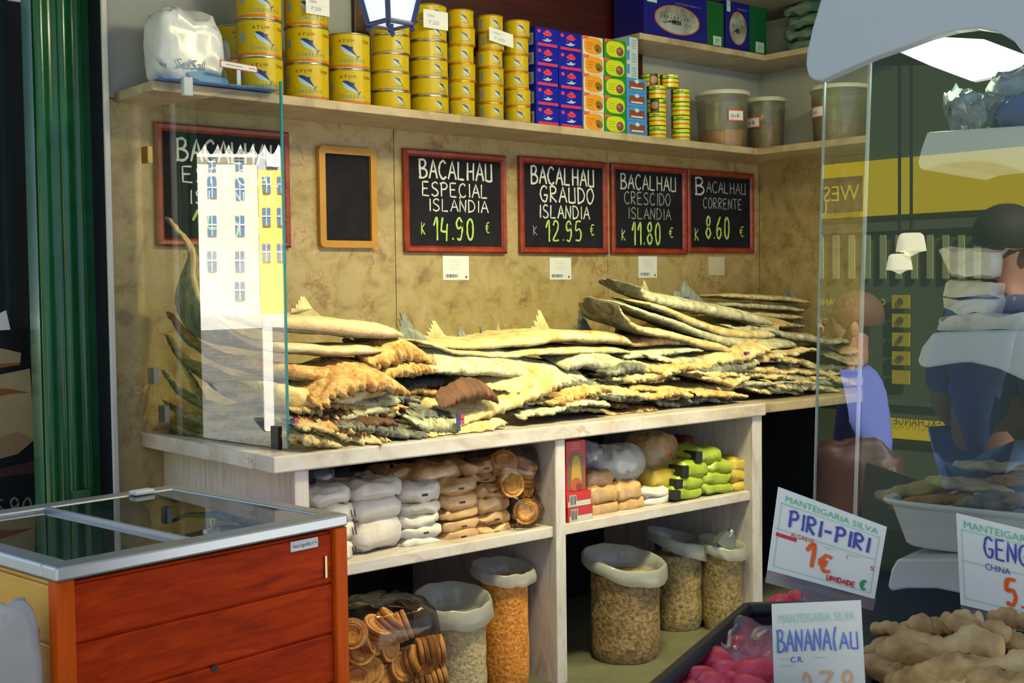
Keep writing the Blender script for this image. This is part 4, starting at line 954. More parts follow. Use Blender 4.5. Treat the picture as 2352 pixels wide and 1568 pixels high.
# sacks of grain with rolled-down plastic collars
def grain(name, cols, scale):
    return noisy(name, [(.30, cols[0]), (.5, cols[1]), (.7, cols[2])], scale, 3, .6, .2, bump=.8, bscale=scale)
M_collar = clearglass('milky_plastic', (.9, .9, .85), 1.45, 1.0, .02, .2, cloud=((.62, .64, .58), .75))
M_inside = flat('sack_inside', (.05, .05, .04), .8)
def sack(pxl, pxr, py_top, zfloor, Y, gm, label, tilt=(0, 0), colh=.075, fill=.93, seed=1, flare=1.12):
    cx = (pxl + pxr) / 2; c = PY(cx, py_top, Y); R = (pxr - pxl) / 2 * (c - EYE).dot(FW) / F * .86
    H = c.z - zfloor; t = thing('grain_sack', label, 'sack', (c.x, Y, zfloor)); sd = V((seed * 2.3, seed, 0))
    def body(u, v):
        a = 2 * PI * u; z = v * H * fill
        r = R * (.90 + .10 * min(1, v * 8)) * (1 + .03 * math.sin(3 * a + seed) * v) + .006 * noise.noise(V((math.cos(a) * 2, math.sin(a) * 2, v * 5)) + sd)
        return V((r * math.cos(a), r * math.sin(a), z))
    b = MB(); b.grid(body, 48, 16, wu=True); b.f.append([k * 16 for k in range(48)]); b.m.append(0)
    b.f.append([k * 16 + 15 for k in range(48)]); b.m.append(0)
    b.build('grain_fill', gm, t, smooth=60)
    def col(u, v):    # up from the grain, out over the rolled rim and down again, wrinkled
        a = 2 * PI * u; th_ = -PI * .5 + v * PI * 1.45
        wob = noise.noise(V((math.cos(a) * 2.2, math.sin(a) * 2.2, seed * 4.)))
        rr = R * 1.02 * flare * .96 + .007 * math.sin(a * 2 + seed)
        rad = rr * .96 - .022 * math.cos(v * PI * 1.1) - (.05 if v < .12 else 0) * (1 - v / .12)
        z = H * fill - .02 + (colh + .02) * math.sin(min(1, v * 1.5) * PI / 2) - max(0, v - .62) * colh * 1.9 + .010 * wob
        z += tilt[0] * math.cos(a) * R * v + tilt[1] * math.sin(a) * R * v
        rad += .005 * noise.noise(V((math.cos(a) * 5, math.sin(a) * 5, v * 3 + seed)))
        return V((rad * math.cos(a), rad * math.sin(a), z))
    b = MB(); b.grid(col, 56, 18, wu=True); b.build('plastic_collar', M_collar, t, smooth=True)
    return t
g_orange = grain('orange_lentils', [(.42, .11, .01), (.72, .26, .03), (.85, .42, .09)], 75)
g_pale = grain('pale_rice', [(.34, .25, .13), (.52, .41, .22), (.64, .55, .34)], 75)
g_bean = grain('brown_beans', [(.10, .055, .015), (.30, .19, .07), (.44, .32, .15)], 60)
g_bean2 = grain('tan_beans', [(.13, .085, .025), (.34, .24, .09), (.48, .36, .18)], 60)
YS = lambda px, py: PZ(px, py, .06).y
sack(950, 1130, 1392, .062, 3.50, g_pale, 'sack of pale grain with a high white plastic collar, beside the toast bag', (.05, .32), .075, .90, 1)
sack(1088, 1222, 1312, .062, 3.56, g_orange, 'sack of bright orange lentils in the left bay', (.0, .30), .05, .94, 2)
ys = YS(1438, 1545); sack(1342, 1526, 1300, .062, ys + .16, g_bean, 'front sack of brown beans in the right bay', (-.05, .35), .065, .93, 3)
sack(1488, 1622, 1252, .062, 3.66, g_bean2, 'middle sack of beans with the tallest collar, right bay', (-.30, .35), .075, .92, 4)
s5 = sack(1606, 1712, 1262, .062, 3.51, g_bean2, 'rightmost sack of beans, with a metal scoop in it', (-.05, .35), .055, .95, 5)
sc5 = thing('grain_scoop', 'rounded metal scoop resting in the rightmost bean sack', 'scoop', PY(1662, 1262, 3.46))
b = MB(); b.grid(lambda u, v: V((.062 * math.cos(PI * (.0 + u)), -.01 + .03 * v, .085 * math.sin(PI * u))), 18, 2); 
b.add([V((.062 * math.cos(PI * k / 17), -.01, .085 * math.sin(PI * k / 17))) for k in range(18)], [tuple(range(18))])
o = b.build('bowl', flat('dull_steel', (.45, .55, .50), .3, .9), sc5, smooth=40); o.rotation_euler = (0, math.radians(38), 0)
b = MB(); b.tube([(.03, .0, .05), (.055, .0, .075)], .013, 12); b.build('handle', M_metal, sc5, smooth=40)
# right bay, upper shelf
def redbox(px0, px1, py0, py1, Y, d, label, draw, mats, cm, name='box'):
    o = PY(px0, py1, Y); w = PY(px1, py1, Y).x - o.x; h = PY(px0, py0, Y).z - o.z
    t = thing(name, label, 'box', o)
    MB().box(0, w, 0, d, 0, h).build('carton', cm, t, bevel=.002)
    b = MB(); f = lambda u, v, l: V((u * w, -l, v * h)); draw(b, f); b.build('box_print', mats, t)
M_carred = noisy('carton_red', [(.3, (.50, .012, .012)), (.7, (.62, .02, .018))], 4, 4, .4)
def d_arch(b, f):
    outline(b, f, [(.08, .08), (.92, .08), (.92, .5)] + [(.5 + .42 * math.cos(PI * k / 12), .52 + .27 * math.sin(PI * k / 12)) for k in range(13)] + [(.08, .5)], 0, .001)
    outline(b, f, [(.22, .2), (.78, .2), (.72, .5)] + [(.5 + .22 * math.cos(PI * k / 10), .52 + .2 * math.sin(PI * k / 10)) for k in range(11)] + [(.28, .5)], 1, .0015)
    outline(b, f, oval(.48, .17, .30, .13, 16), 2, .002); outline(b, f, oval(.62, .12, .16, .07, 12), 3, .0025)
    for k in range(3): quad(b, f, .2 + .05 * k, .75 - .04 * k, .84 + .045 * k, .865 + .045 * k, 4, .001)
redbox(1301, 1346, 1014, 1136, 3.46, .16, 'tall red carton with a golden arch picture beside the divider', d_arch, [flat('arch_olive', (.16, .10, .03), .4), flat('arch_gold', (.50, .30, .03), .4), flat('arch_food', (.45, .09, .015), .4), flat('arch_food_dark', (.2, .03, .015), .4), flat('print_pink', (.6, .16, .12), .4)], M_carred, 'red_carton')
def d_rw(b, f):
    quad(b, f, .05, .97, .06, .42, 0, .001); quad(b, f, .1, .38, .12, .86, 2, .0014); barcode(b, f, .13, .36, .2, .8, 1, .002, 8)
for k, (a, c) in enumerate(((1134, 1168), (1166, 1203))):
    redbox(1302 + 3 * k, 1358 + 4 * k, a, c, 3.44, .2, 'flat red and white carton, %s of the pair under the tall red one' % ('upper', 'lower')[k], d_rw, [flat('carton_white', (.62, .62, .52), .5), M_print, flat('carton_patch', (.50, .52, .50), .5)], M_carred, 'red_carton')
for k, (a, c, y0, y1, w_) in enumerate(((1360, 1424, 1124, 1160, 'upper left'), (1422, 1480, 1116, 1152, 'upper right'), (1362, 1428, 1158, 1190, 'lower left'), (1426, 1484, 1150, 1180, 'lower right'))):
    packet('tan_packet', a, c, y0, y1, 3.48, .22, M_bagt, 'brown block packet, %s of the four beside the red cartons' % w_, 'packet', 'brown block packets', pw_=.3, pinch=False)
packet('tan_packet', 1352, 1416, 1086, 1126, 3.52, .2, M_bagt, 'brown block packet lying above the other four', 'packet', 'brown block packets', pw_=.3, pinch=False)
packet('round_bag', 1396, 1502, 1040, 1112, 3.52, .2, noisy('silver_bag', [(.3, (.34, .33, .30)), (.5, (.50, .50, .45)), (.7, (.62, .62, .56))], 14, 6, .3, coat=.4), 'shiny pale round bag over the brown packets', 'bag', wr=.012, pw_=.75, pinch=False)
packet('round_bag', 1346, 1402, 1030, 1088, 3.56, .2, noisy('silver_dark_bag', [(.3, (.10, .10, .12)), (.5, (.25, .25, .27)), (.7, (.40, .40, .40))], 18, 6, .25, coat=.4), 'dark silvery bag behind the tall red carton', 'bag', wr=.012, pw_=.7, pinch=False)
packet('round_bag', 1490, 1578, 1012, 1104, 3.56, .2, noisy('motley_bag', [(.30, (.10, .20, .04)), (.42, (.38, .24, .10)), (.55, (.42, .30, .14)), (.66, (.60, .10, .03)), (.75, (.45, .30, .15))], 14, 3, .4), 'brown bag with green and red flecks behind the green packets', 'bag', wr=.01, pw_=.7, pinch=False)
packet('white_packet', 1480, 1544, 1124, 1146, 3.48, .2, M_bagw, 'thin white packet, upper of two beside the green packets', 'packet')
packet('white_packet', 1482, 1546, 1144, 1164, 3.48, .2, M_bagw, 'thin white packet, lower of two beside the green packets', 'packet')
packet('yellow_packet', 1500, 1562, 1086, 1126, 3.5, .2, M_bagy, 'yellow packet between the shiny round bag and green packets', 'packet')
grn = [(1545, 1620, 1122, 1150), (1612, 1690, 1112, 1138), (1684, 1734, 1108, 1134), (1552, 1622, 1098, 1126), (1616, 1686, 1086, 1114), (1680, 1732, 1082, 1110), (1564, 1634, 1066, 1102), (1630, 1690, 1062, 1090), (1682, 1736, 1056, 1086), (1600, 1664, 1034, 1068)]
gl = ['front left of the bottom row', 'middle of the bottom row', 'right end of the bottom row', 'left of the second row', 'middle of the second row', 'right end of the second row', 'left of the third row', 'middle of the third row', 'right end of the third row', 'topmost of the heap']
for k, (a, c, y0, y1) in enumerate(grn):
    t = packet('green_packet', a, c, y0, y1, 3.46, .2, M_bagg if k not in (2, 5, 8) else M_bagy, '%s packet, %s, right bay' % ('green' if k not in (2, 5, 8) else 'olive yellow', gl[k]), 'packet', 'green packets in the right bay', rz=random.uniform(-.08, .08), tilt=.08)
    if k in (0, 3, 6, 9):
        w = (PY(c, y1, 3.46) - PY(a, y1, 3.46)).length; h = PY(a, y0, 3.46).z - PY(a, y1, 3.46).z
        MB().box(-w * .5, -w * .28, -.104, -.02, h * .15, h * .95).build('black_end', M_mark, t, bevel=.006)
packet('red_packet', 1580, 1700, 1000, 1036, 3.75, .15, flat('dim_red_bag', (.25, .05, .02), .4), 'dim red packet far back under the worktop, right bay', 'packet')

# ================================================================== CHEST FREEZER
M_wood = noisy('orange_stained_wood', [(.28, (.24, .016, .001)), (.5, (.44, .034, .001)), (.72, (.58, .055, .002))], 5, 7, .55, .8, sc3=(1, 1, 7), spec=.12)
M_wood2 = noisy('orange_post_wood', [(.3, (.56, .070, .002)), (.7, (.72, .11, .004))], 5, 7, .5, .8, sc3=(6, 6, 1), spec=.15)
M_side_wood = noisy('yellow_side_wood', [(.3, (.60, .30, .018)), (.7, (.72, .42, .04))], 4, 6, .4, .6, sc3=(1, 1, 6))  # left side boards, yellower than the front
fz = thing('chest_freezer', 'wood-clad chest freezer with sliding glass lid, in front of the counter', 'freezer', (1.01, 2.80, 0), math.radians(8))
FWD, FD, FZ = .857, .83, .90
b = MB(); nbd = 6; z = .05; hb = (FZ - .012 - .05) / nbd
for k in range(nbd): b.box(.03, FWD - .045, .006, .03, z + k * hb, z + (k + 1) * hb - .005)
b.box(.03, FWD - .045, .014, .032, .05, FZ - .01)
b.build('front_boards', M_wood, fz, bevel=.004)
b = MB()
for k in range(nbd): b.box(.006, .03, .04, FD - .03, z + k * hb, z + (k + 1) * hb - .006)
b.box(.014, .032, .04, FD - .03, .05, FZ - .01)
b.build('side_boards', M_side_wood, fz, bevel=.004)
MB().box(FWD - .03, FWD - .006, .04, FD - .03, .05, FZ - .01).build('side_boards', M_wood, fz)
MB().box(.03, FWD - .03, FD - .03, FD - .01, .05, FZ - .01).build('back_boards', M_wood, fz)
for nme, x, y in (('corner_post', 0, 0), ('corner_post', FWD - .045, -.008), ('corner_post', 0, FD - .045), ('corner_post', FWD - .045, FD - .045)):
    MB().box(x, x + .045, y, y + .045, 0, FZ - .002).build(nme, M_wood2, fz, bevel=.005)
b = MB(); e = .055; zt = FZ + .034
for x0, x1, y0, y1 in ((-.008, FWD + .0, -.012, e), (-.008, FWD, FD - e, FD + .01), (-.008, e, e, FD - e), (FWD - e, FWD, e, FD - e)): b.box(x0, x1, y0, y1, FZ, zt)
b.build('lid_frame', M_alu, fz, bevel=.006)
b = MB(); b.box(e, FWD - e, e, FD - e, FZ - .34, FZ - .33); b.box(e - .01, e, e, FD - e, FZ - .34, FZ); b.box(FWD - e, FWD - e + .01, e, FD - e, FZ - .34, FZ); b.box(e, FWD - e, e - .01, e, FZ - .34, FZ); b.box(e, FWD - e, FD - e, FD - e + .01, FZ - .34, FZ)
b.build('cold_well', flat('well_grey', (.20, .24, .26), .5), fz)
M_fglass = clearglass('freezer_glass', (.72, .82, .82), 1.52, 1.3, .02)
xm = FWD * .47
for x0, x1, zg in ((e, xm + .02, FZ + .022), (xm - .02, FWD - e, FZ + .030)):
    MB().add([(x0, e, zg), (x1, e, zg), (x1, FD - e, zg), (x0, FD - e, zg)], [(0, 1, 2, 3)]).build('sliding_pane', M_fglass, fz, fix=False)
MB().box(xm - .022, xm - .012, e, FD - e, FZ + .020, FZ + .034).build('pane_edge', M_alu, fz)
b = MB(); b.box(xm + .06, xm + .10, e + .03, e + .05, FZ + .03, FZ + .036); b.tube([(xm + .08, e + .04, FZ + .034), (xm + .08, e + .04, FZ + .062)], .010, 12); b.build('lock', M_metal, fz)
MB().box(FWD - .20, FWD - .13, FD - e - .03, FD - e + .01, FZ + .031, FZ + .046).build('pull_tab', M_plastic_white, fz, bevel=.005)
# lettering plate, hinge plate, knot
q = PN(670, 1268, V((1.01, 2.80, 0)), V((math.sin(math.radians(8)), -math.cos(math.radians(8)), 0)))
lp = Matrix.Rotation(math.radians(-8), 4, 'Z') @ (q - V((1.01, 2.80, 0)))
b = MB(); b.box(lp.x, lp.x + .092, .002, .006, lp.z, lp.z + .027); b.build('name_plate', M_paper, fz)
b = MB(); f = lambda u, v, l: V((lp.x + u, .002 - l, lp.z + v)); printed(b, 'Arca Frigorífica nº 4', .006, .009, .080, .010, f, 0); b.build('plate_lettering', M_print, fz)
MB().box(FWD - .075, FWD - .068, .0, .006, FZ - .135, FZ - .075).build('catch_plate', flat('brass_plate', (.45, .36, .2), .35, 1), fz)
b = MB(); b.prism([(x, .0045, y) for x, y in oval(.42, .60, .011, .010, 14)], (0, .004, 0)); b.build('wood_knot', flat('knot', (.03, .005, .002), .5), fz)
pb = packet('frozen_pack', 250, 420, 1175, 1200, 3.4, .12, flat('blue_pack', (.08, .2, .55), .35), 'blue frozen pack inside the chest freezer', 'packet')
pb.location = Matrix.Rotation(math.radians(8), 4, 'Z') @ V((.52, .5, FZ - .328)) + V((1.01, 2.80, 0))
# patterned white bag standing at the freezer's left
o = bagmesh(.16, .10, .34, 77, .012, .5, False).build('carrier_bag', noisy('bag_pattern', [(.45, (.42, .42, .40)), (.60, (.46, .44, .42)), (.66, (.30, .10, .10)), (.72, (.20, .30, .18))], 7, 3, .6), None, smooth=True, loc=(.905, 2.86, .52)); tag(o, 'white patterned carrier bag hanging at the end of the freezer', 'bag')

# ================================================================== SALT BAG, BLUE SHEET, LANTERN, TUBS, UPPER BOXES
t = packet('salt_bag', 372, 522, 40, 190, 4.10, .16, noisy('salt_white', [(.3, (.60, .64, .66)), (.7, (.74, .77, .78))], 8, 5, .35, coat=.4, bump=.3), 'white salt bag with blue lettering on the shelf behind the glass', 'bag', wr=.02, pinch=False, pw_=.45)
t.location.z = shz(t.location.x) + SH + .006
b = MB(); f = lambda u, v, l: V((u, -.086 - l, v + .02)); printed(b, 'SelSal', -.075, .035, .11, .035, f, 0, .15); outline(b, f, oval(.05, .012, .08, .018, 20, -.1), 1, .001); b.build('bag_lettering', [flat('salt_ink', (.10, .22, .35), .4), flat('salt_ink_blue', (.12, .36, .60), .4)], t)
t = packet('salt_bag', 520, 560, 60, 190, 4.24, .12, MATS['salt_white'], 'second white salt bag behind the first, near the large tins', 'bag', wr=.02, pinch=False)
t.location.z = shz(t.location.x) + SH + .001
b = MB(); b.prism([PZ(340, 199, 2.243 + SH + .004) * 1 , PZ(440, 215, 2.282), PZ(548, 203, 2.282), PZ(430, 176, 2.282)], (0, 0, -.004)) 
o = tag(MB().box(1.845, 2.30, SY - .06, SY + .2, 0, .004).build('blue_glass_sheet', flat('reflection_blue', (.02, .16, .62), .25), None, loc=(0, 0, 2.2472 + SH)), 'flat sheet painted as a blue reflection in the tray under the salt bag, jutting over the shelf edge', 'glazing')  # glass shelf's blue reflection, put into the sheet's own colour
p = PY(430, 222, 3.985); o = tag(MB().box(-.018, .018, -.012, .012, 0, .065).build('white_clip', M_plastic_white, None, bevel=.004, loc=(p.x, p.y, p.z + .002)), 'white plastic clip under the blue-painted tray', 'clip')
lt = thing('hanging_lantern', 'old street style lantern with lit white panes, hanging before the tins', 'lantern', PD(897, 56, 3.2))
M_lf = flat('lantern_frame', (.035, .055, .16), .35)
fdir = V((fh.x, fh.y, 0)).normalized(); sdir = V((fdir.y, -fdir.x, 0))
def lc(k, r, z): return [-fdir, sdir, fdir, -sdir][k % 4] * r + V((0, 0, z))
b = MB(); bt = .057; tp = .125; hz = .26
for k in range(4):
    b.tube([lc(k, bt, 0), lc(k, tp, hz)], .007, 8); b.tube([lc(k, bt, 0), lc(k + 1, bt, 0)], .0065, 8); b.tube([lc(k, tp, hz), lc(k + 1, tp, hz)], .009, 8)
    b.ball(lc(k, bt, -.012), .007); b.tube([lc(k, bt, 0), lc(k, bt * .95, -.02)], .004, 6)
    m_ = (lc(k, bt, 0) + lc(k + 1, bt, 0)) / 2
b.ball((0, 0, -.014), .0085); b.tube([(0, 0, .06), (0, 0, -.01)], .008, 8)
b.build('frame', M_lf, lt, smooth=40)
b = MB()
for k in range(4): b.add([lc(k, bt - .002, .004), lc(k + 1, bt - .002, .004), lc(k + 1, tp - .003, hz), lc(k, tp - .003, hz)], [(0, 1, 2, 3)])
b.add([lc(k, bt - .004, .001) for k in range(4)], [(0, 1, 2, 3)])
b.build('lit_panes', flat('lit_pane', (.5, .55, .6), .3, emit=(.86, .92, 1.0), est=1.0), lt)
b = MB(); apex = V((0, 0, hz + .12)); b.add([lc(k, tp + .015, hz) for k in range(4)] + [apex], [(0, 1, 4), (1, 2, 4), (2, 3, 4), (3, 0, 4), (3, 2, 1, 0)]); b.tube([apex - V((0, 0, .01)), apex + V((0, 0, .55))], .006, 8); b.build('roof_cap', M_lf, lt)
# tubs
M_tub = clearglass('tub_plastic', (.88, .90, .80), 1.45, 1.0, .03, .15, cloud=((.66, .64, .42), .26))
M_lid = flat('tub_lid', (.62, .64, .50), .45)
def tub(px0, px1, ptop, zb, Y, content, ch, label, lab=None, X=None):
    cx = (px0 + px1) / 2; c = PX(cx, ptop, X) if X else PY(cx, ptop, Y)
    k = (c - EYE).dot(FW) / F; R = (px1 - px0) / 2 * k; H = c.z - zb
    t = thing('plastic_tub', label, 'tub', (c.x, c.y, zb))
    MB().lathe([(.001, .001), (R * .86, .001), (R * .88, .01), (R * .97, H - .02)], 44, cap=False).build('tub_wall', M_tub, t, smooth=40)
    MB().lathe([(.001, H), (R * 1.0, H), (R * 1.03, H - .008), (R * 1.03, H - .02), (R * .98, H - .022)], 44, cap=False).build('lid', M_lid, t, smooth=40)
    b = MB(); sd = V((px0, 0, 0))
    b.grid(lambda u, v: V((R * .83 * min(1, v * 2.2) * math.cos(2 * PI * u) if v < .5 else R * .85 * (1 - (v - .5) * 1.98) * math.cos(2 * PI * u), (R * .83 * min(1, v * 2.2) if v < .5 else R * .85 * (1 - (v - .5) * 1.98)) * math.sin(2 * PI * u), .004 if v < .45 else H * ch * (1 + .35 * noise.noise(V((math.cos(2 * PI * u) * 2, math.sin(2 * PI * u) * 2, v * 4)) + sd)))), 30, 12, wu=True)
    b.build('contents', content, t, smooth=60)
    if lab:
        a0 = toward(c) + lab[1]; b = MB(); f = lambda u, v, l: V(((R * .975 + l) * math.cos(a0 + u / R), (R * .975 + l) * math.sin(a0 + u / R), v))
        for i in range(6):
            u0_ = -.045 + .015 * i; b.add([f(u0_, H * .44, .002), f(u0_ + .015, H * .44, .002), f(u0_ + .015, H * .64, .002), f(u0_, H * .64, .002)], [(0, 1, 2, 3)], 0)
            for vv in (.44, .62): b.add([f(u0_, H * vv, .003), f(u0_ + .015, H * vv, .003), f(u0_ + .015, H * (vv + .02), .003), f(u0_, H * (vv + .02), .003)], [(0, 1, 2, 3)], 1)
        for u in (-.045, .042): quad(b, f, u, u + .003, H * .44, H * .64, 1, .003)
        x = -.034
        for chh in lab[0]: printed(b, chh, x, H * .50, .0085, .022, f, 2, .2, .0035); x += .0105
        b.build('tub_label', [M_paper, M_ochre_red, M_tag_blue], t)
M_apr = noisy('dried_apricot', [(.3, (.45, .16, .01)), (.7, (.80, .36, .03))], 16, 5, .5, bump=.5)
M_nut = noisy('brown_nuts', [(.3, (.20, .10, .04)), (.7, (.42, .25, .11))], 40, 4, .6, bump=.6)
M_pnut = noisy('pink_brown_nuts', [(.3, (.22, .10, .08)), (.7, (.45, .27, .20))], 40, 4, .6, bump=.6)
zs = shz(5.2) + SH + .001
tub(1598, 1720, 214, zs, 4.18, M_apr, .28, 'plastic tub holding orange dried fruit, next to the banded tins', ('Apolo', .55))
tub(1714, 1804, 228, shz(5.3) + SH + .001, 4.16, M_nut, .5, 'plastic tub of brown nuts right in the shelf corner', ('ivola', -.75), X=5.31)
tub(1862, 1996, 200, shz(5.3) + SH + .001, 0, M_pnut, .32, 'plastic tub of pinkish nuts on the return shelf behind the display glass', ('noz', -.85), X=5.29)
# blue and green boxes on the corner shelf
def bigbox(px0, px1, ptop, Y, label, split):
    o = PY(px0, 100, Y); zb = SZ2 + .031; w = PY(px1, 100, Y).x - o.x; h = PY(px0, ptop, Y).z - zb
    t = thing('gift_box', label, 'box', (o.x, Y, zb))
    MB().box(0, w, 0, .2, 0, h).build('carton', flat('gift_blue', (.006, .008, .20), .3, coat=.3), t, bevel=.002)
    b = MB(); f = lambda u, v, l: V((u * w, -l, v * h))
    quad(b, f, 0, split, 0, 1, 0, .001); quad(b, f, split, 1, 0, 1, 7, .001); outline(b, f, oval(split * .52, .44, split * .36, .31, 32), 1, .0015); outline(b, f, oval(split * .52, .44, split * .34, .285, 32), 2, .002)
    for k in range(6): quad(b, f, split * (.28 + .05 * k), split * (.34 + .08 * k), .34 + .02 * (k % 3), .36 + .025 * (k % 4), 3, .0025)
    for k in range(10): quad(b, f, split * (.25 + .053 * k), split * (.27 + .053 * k), .45, .47 + .05 * abs(math.sin(k * 2.1)), 3, .0026)
    f2 = lambda u, v, l: V((u, -l, v))
    printed(b, 'TRAVESSA SELECTA', w * split * .48, h * .78, w * split * .42, h * .035, f2, 4, 0, .002)
    quad(b, f, split * .05, split * .2, .72, .93, 5, .002); printed(b, 'P', w * split * .085, h * .76, w * split * .075, h * .12, f2, 6, 0, .003)
    quad(b, f, split + (1 - split) * .35, split + (1 - split) * .85, .06, .26, 5, .002); printed(b, 'P', w * (split + (1 - split) * .48), h * .10, w * (1 - split) * .25, h * .11, f2, 6, 0, .003)
    b.build('box_print', [flat('gift_blue', (.012, .012, .22), .3, coat=.3), flat('gift_rim', (.45, .12, .03), .3), noisy('gift_picture', [(.35, (.12, .14, .12)), (.55, (.34, .38, .34)), (.7, (.45, .50, .44))], 9, 5, .4), flat('gift_dark', (.06, .08, .08), .4), flat('gift_text', (.25, .28, .42), .4), flat('gift_patch', (.45, .62, .52), .4), flat('gift_letter', (.10, .42, .30), .4), flat('carton_green', (.006, .10, .025), .3, coat=.3)], t)
bigbox(1479, 1662, -30, 4.12, 'blue and green gift box with an oval picture, nearest the red wood panel', .78)
bigbox(1640, 1762, -15, 4.125, 'second blue and green gift box, close to the shelf corner', .62) if False else None
bigbox(1666, 1760, -10, 4.125, 'second blue and green gift box, close to the shelf corner', .58)
for k in range(4):
    z = SZ2 + .031 + k * .062
    c = PX(1850, 100, 5.40)
    o = bagmesh(.22, .34, .06, 90 + k, .014, .5, False).build('teal_packet', noisy('teal_pack', [(.3, (.03, .10, .11)), (.5, (.12, .22, .18)), (.7, (.26, .30, .20))], 10, 5, .3, coat=.4), None, smooth=True, loc=(5.385, 3.86 + .02 * (k % 2), z))
    tag(o, 'glossy teal packet, %s of the pile on the upper return shelf' % ('lowest', 'second', 'third', 'topmost')[k], 'packet', 'teal packets')

# ================================================================== DISPLAY CASE AT THE STREET SIDE
ang = math.radians(35.8); P0 = V((2.05 * math.cos(ang), 2.05 * math.sin(ang), 0))
pa_ = math.radians(100); DPV = V((math.cos(pa_), math.sin(pa_), 0)); DN = V((-math.sin(pa_), math.cos(pa_), 0))
if DN.dot(EYE - P0) < 0: DN = -DN
def DP(px, py, off): return PN(px, py, P0 - DN * off, DN)
M_pane = clearglass('case_glass', (.90, .96, .94), 1.52, 2.0)
M_edge = flat('pane_edge_pale', (.40, .46, .48), .3)
LEDGE = .95
dc = thing('display_case', 'glass fronted display case at the street side of the shop', 'display case', (P0.x, P0.y, 0))
o0 = V((P0.x, P0.y, 0))
b = MB(); b.add([DP(1892, 150, 0) - o0, DP(1866, 1215, 0) - o0, DP(2600, 1215, 0) - o0, DP(2600, 150, 0) - o0], [(0, 1, 2, 3)]); b.build('front_pane', M_pane, dc, fix=False)
b = MB(); t1, t2 = DP(1892, 150, 0) - o0, DP(1866, 1215, 0) - o0; w_ = -DPV * .0022
b.hexa([t2, t2 + w_, t2 + w_ - DN * .006, t2 - DN * .006], [t1, t1 + w_, t1 + w_ - DN * .006, t1 - DN * .006]); b.build('pane_edge', M_edge, dc)
b = MB(); t1, t2 = DP(1995, 120, .012) - o0, DP(1958, 1215, .012) - o0; w_ = -DPV * .004
b.hexa([t2, t2 + w_, t2 + w_ - DN * .006, t2 - DN * .006], [t1, t1 + w_, t1 + w_ - DN * .006, t1 - DN * .006]); b.build('side_pane_edge', flat('pane_edge_bright', (.66, .70, .70), .3), dc)
M_case = flat('case_back_green', (.010, .030, .020), .45)
b = MB(); q = [DP(1996, 40, .62) - o0, DP(1972, 1500, .62) - o0, DP(2700, 1500, .62) - o0, DP(2700, 40, .62) - o0]; b.prism(q, -DN * .02); b.build('back_panel', M_case, dc)
lz = lambda p, z: V((p.x, p.y, z))
A_ = DP(1900, 1300, -.06); B_ = DP(2900, 1300, -.06); C_ = DP(2900, 1300, .66); D_ = DP(1990, 1300, .66)
b = MB(); b.hexa([lz(A_ - o0, LEDGE - .05), lz(B_ - o0, LEDGE - .05), lz(C_ - o0, LEDGE - .05), lz(D_ - o0, LEDGE - .05)], [lz(A_ - o0, LEDGE), lz(B_ - o0, LEDGE), lz(C_ - o0, LEDGE), lz(D_ - o0, LEDGE)]); b.build('base_board', flat('navy_base', (.018, .03, .06), .35), dc)
b = MB(); b.hexa([lz(A_ - o0, 0), lz(B_ - o0, 0), lz(C_ - o0, 0), lz(D_ - o0, 0)], [lz(A_ - o0, LEDGE - .051), lz(B_ - o0, LEDGE - .051), lz(C_ - o0, LEDGE - .051), lz(D_ - o0, LEDGE - .051)]); b.build('plinth', M_dark, dc)
def molded(name, outl, off, dep, label, cat='shelf', m=None):
    p = [DP(x, y, off) for x, y in outl]; c = p[0].copy(); b = MB()
    b.prism([q - c for q in p], -DN * dep)
    return tag(b.build(name, m or M_plastic_white, None, bevel=.004, loc=c), label, cat)
M_bracket = flat('bracket_greyblue', (.36, .42, .48), .4)
molded('curved_bracket', [(1895, -70), (1884, 0), (1866, 60), (1852, 120), (1850, 150), (1856, 174), (1868, 184), (1884, 185), (1930, 164), (2000, 133), (2060, 112), (2130, 86), (2190, 70), (2240, 64), (2290, 72), (2330, 96), (2356, 130), (2380, 170), (2460, 170), (2460, -70)], -.05, .03, 'big white curved canopy bracket over the top of the display case', 'bracket', M_bracket)
S1 = [(2128, 303), (2500, 278), (2500, 470), (2420, 430), (2352, 397), (2290, 377), (2230, 370), (2160, 378), (2126, 391), (2112, 388), (2107, 372), (2114, 345)]
molded('molded_shelf', S1, .10, .28, 'top white shelf of the display case, carrying plastic bags')
S2 = [(2142, 764), (2500, 752), (2500, 930), (2420, 900), (2352, 874), (2290, 846), (2230, 832), (2180, 833), (2128, 844), (2112, 841), (2107, 828), (2116, 798)]
molded('molded_shelf', S2, .10, .28, 'middle white shelf of the display case, carrying cod blocks')
S3 = [(2060, 1284), (2500, 1280), (2500, 1440), (2400, 1402), (2300, 1382), (2220, 1366), (2150, 1352), (2080, 1352), (2046, 1358), (2038, 1346), (2046, 1308)]
molded('molded_shelf', S3, .10, .28, 'lowest white shelf of the display case, under the white tub')
# lit panel in the case top
b = MB(); q = [(2062, 118), (2140, 84), (2260, 90), (2420, 150), (2420, 158), (2340, 165), (2232, 186), (2140, 152)]
lp_ = [DP(x, y, .30) for x, y in q]; c = lp_[0].copy(); b.prism([p - c for p in lp_], -DN * .02)
o = tag(b.build('case_light', flat('lit_panel', (.8, .8, .8), .4, emit=(1, .93, .90), est=.6), None, loc=c), 'bright lit panel in the top of the display case', 'lamp')
lc_ = DP(2180, 150, .26); lamp('case_lamp', 'POINT', (lc_.x, lc_.y, lc_.z - .02), .8, (.80, 1, .55), .04)
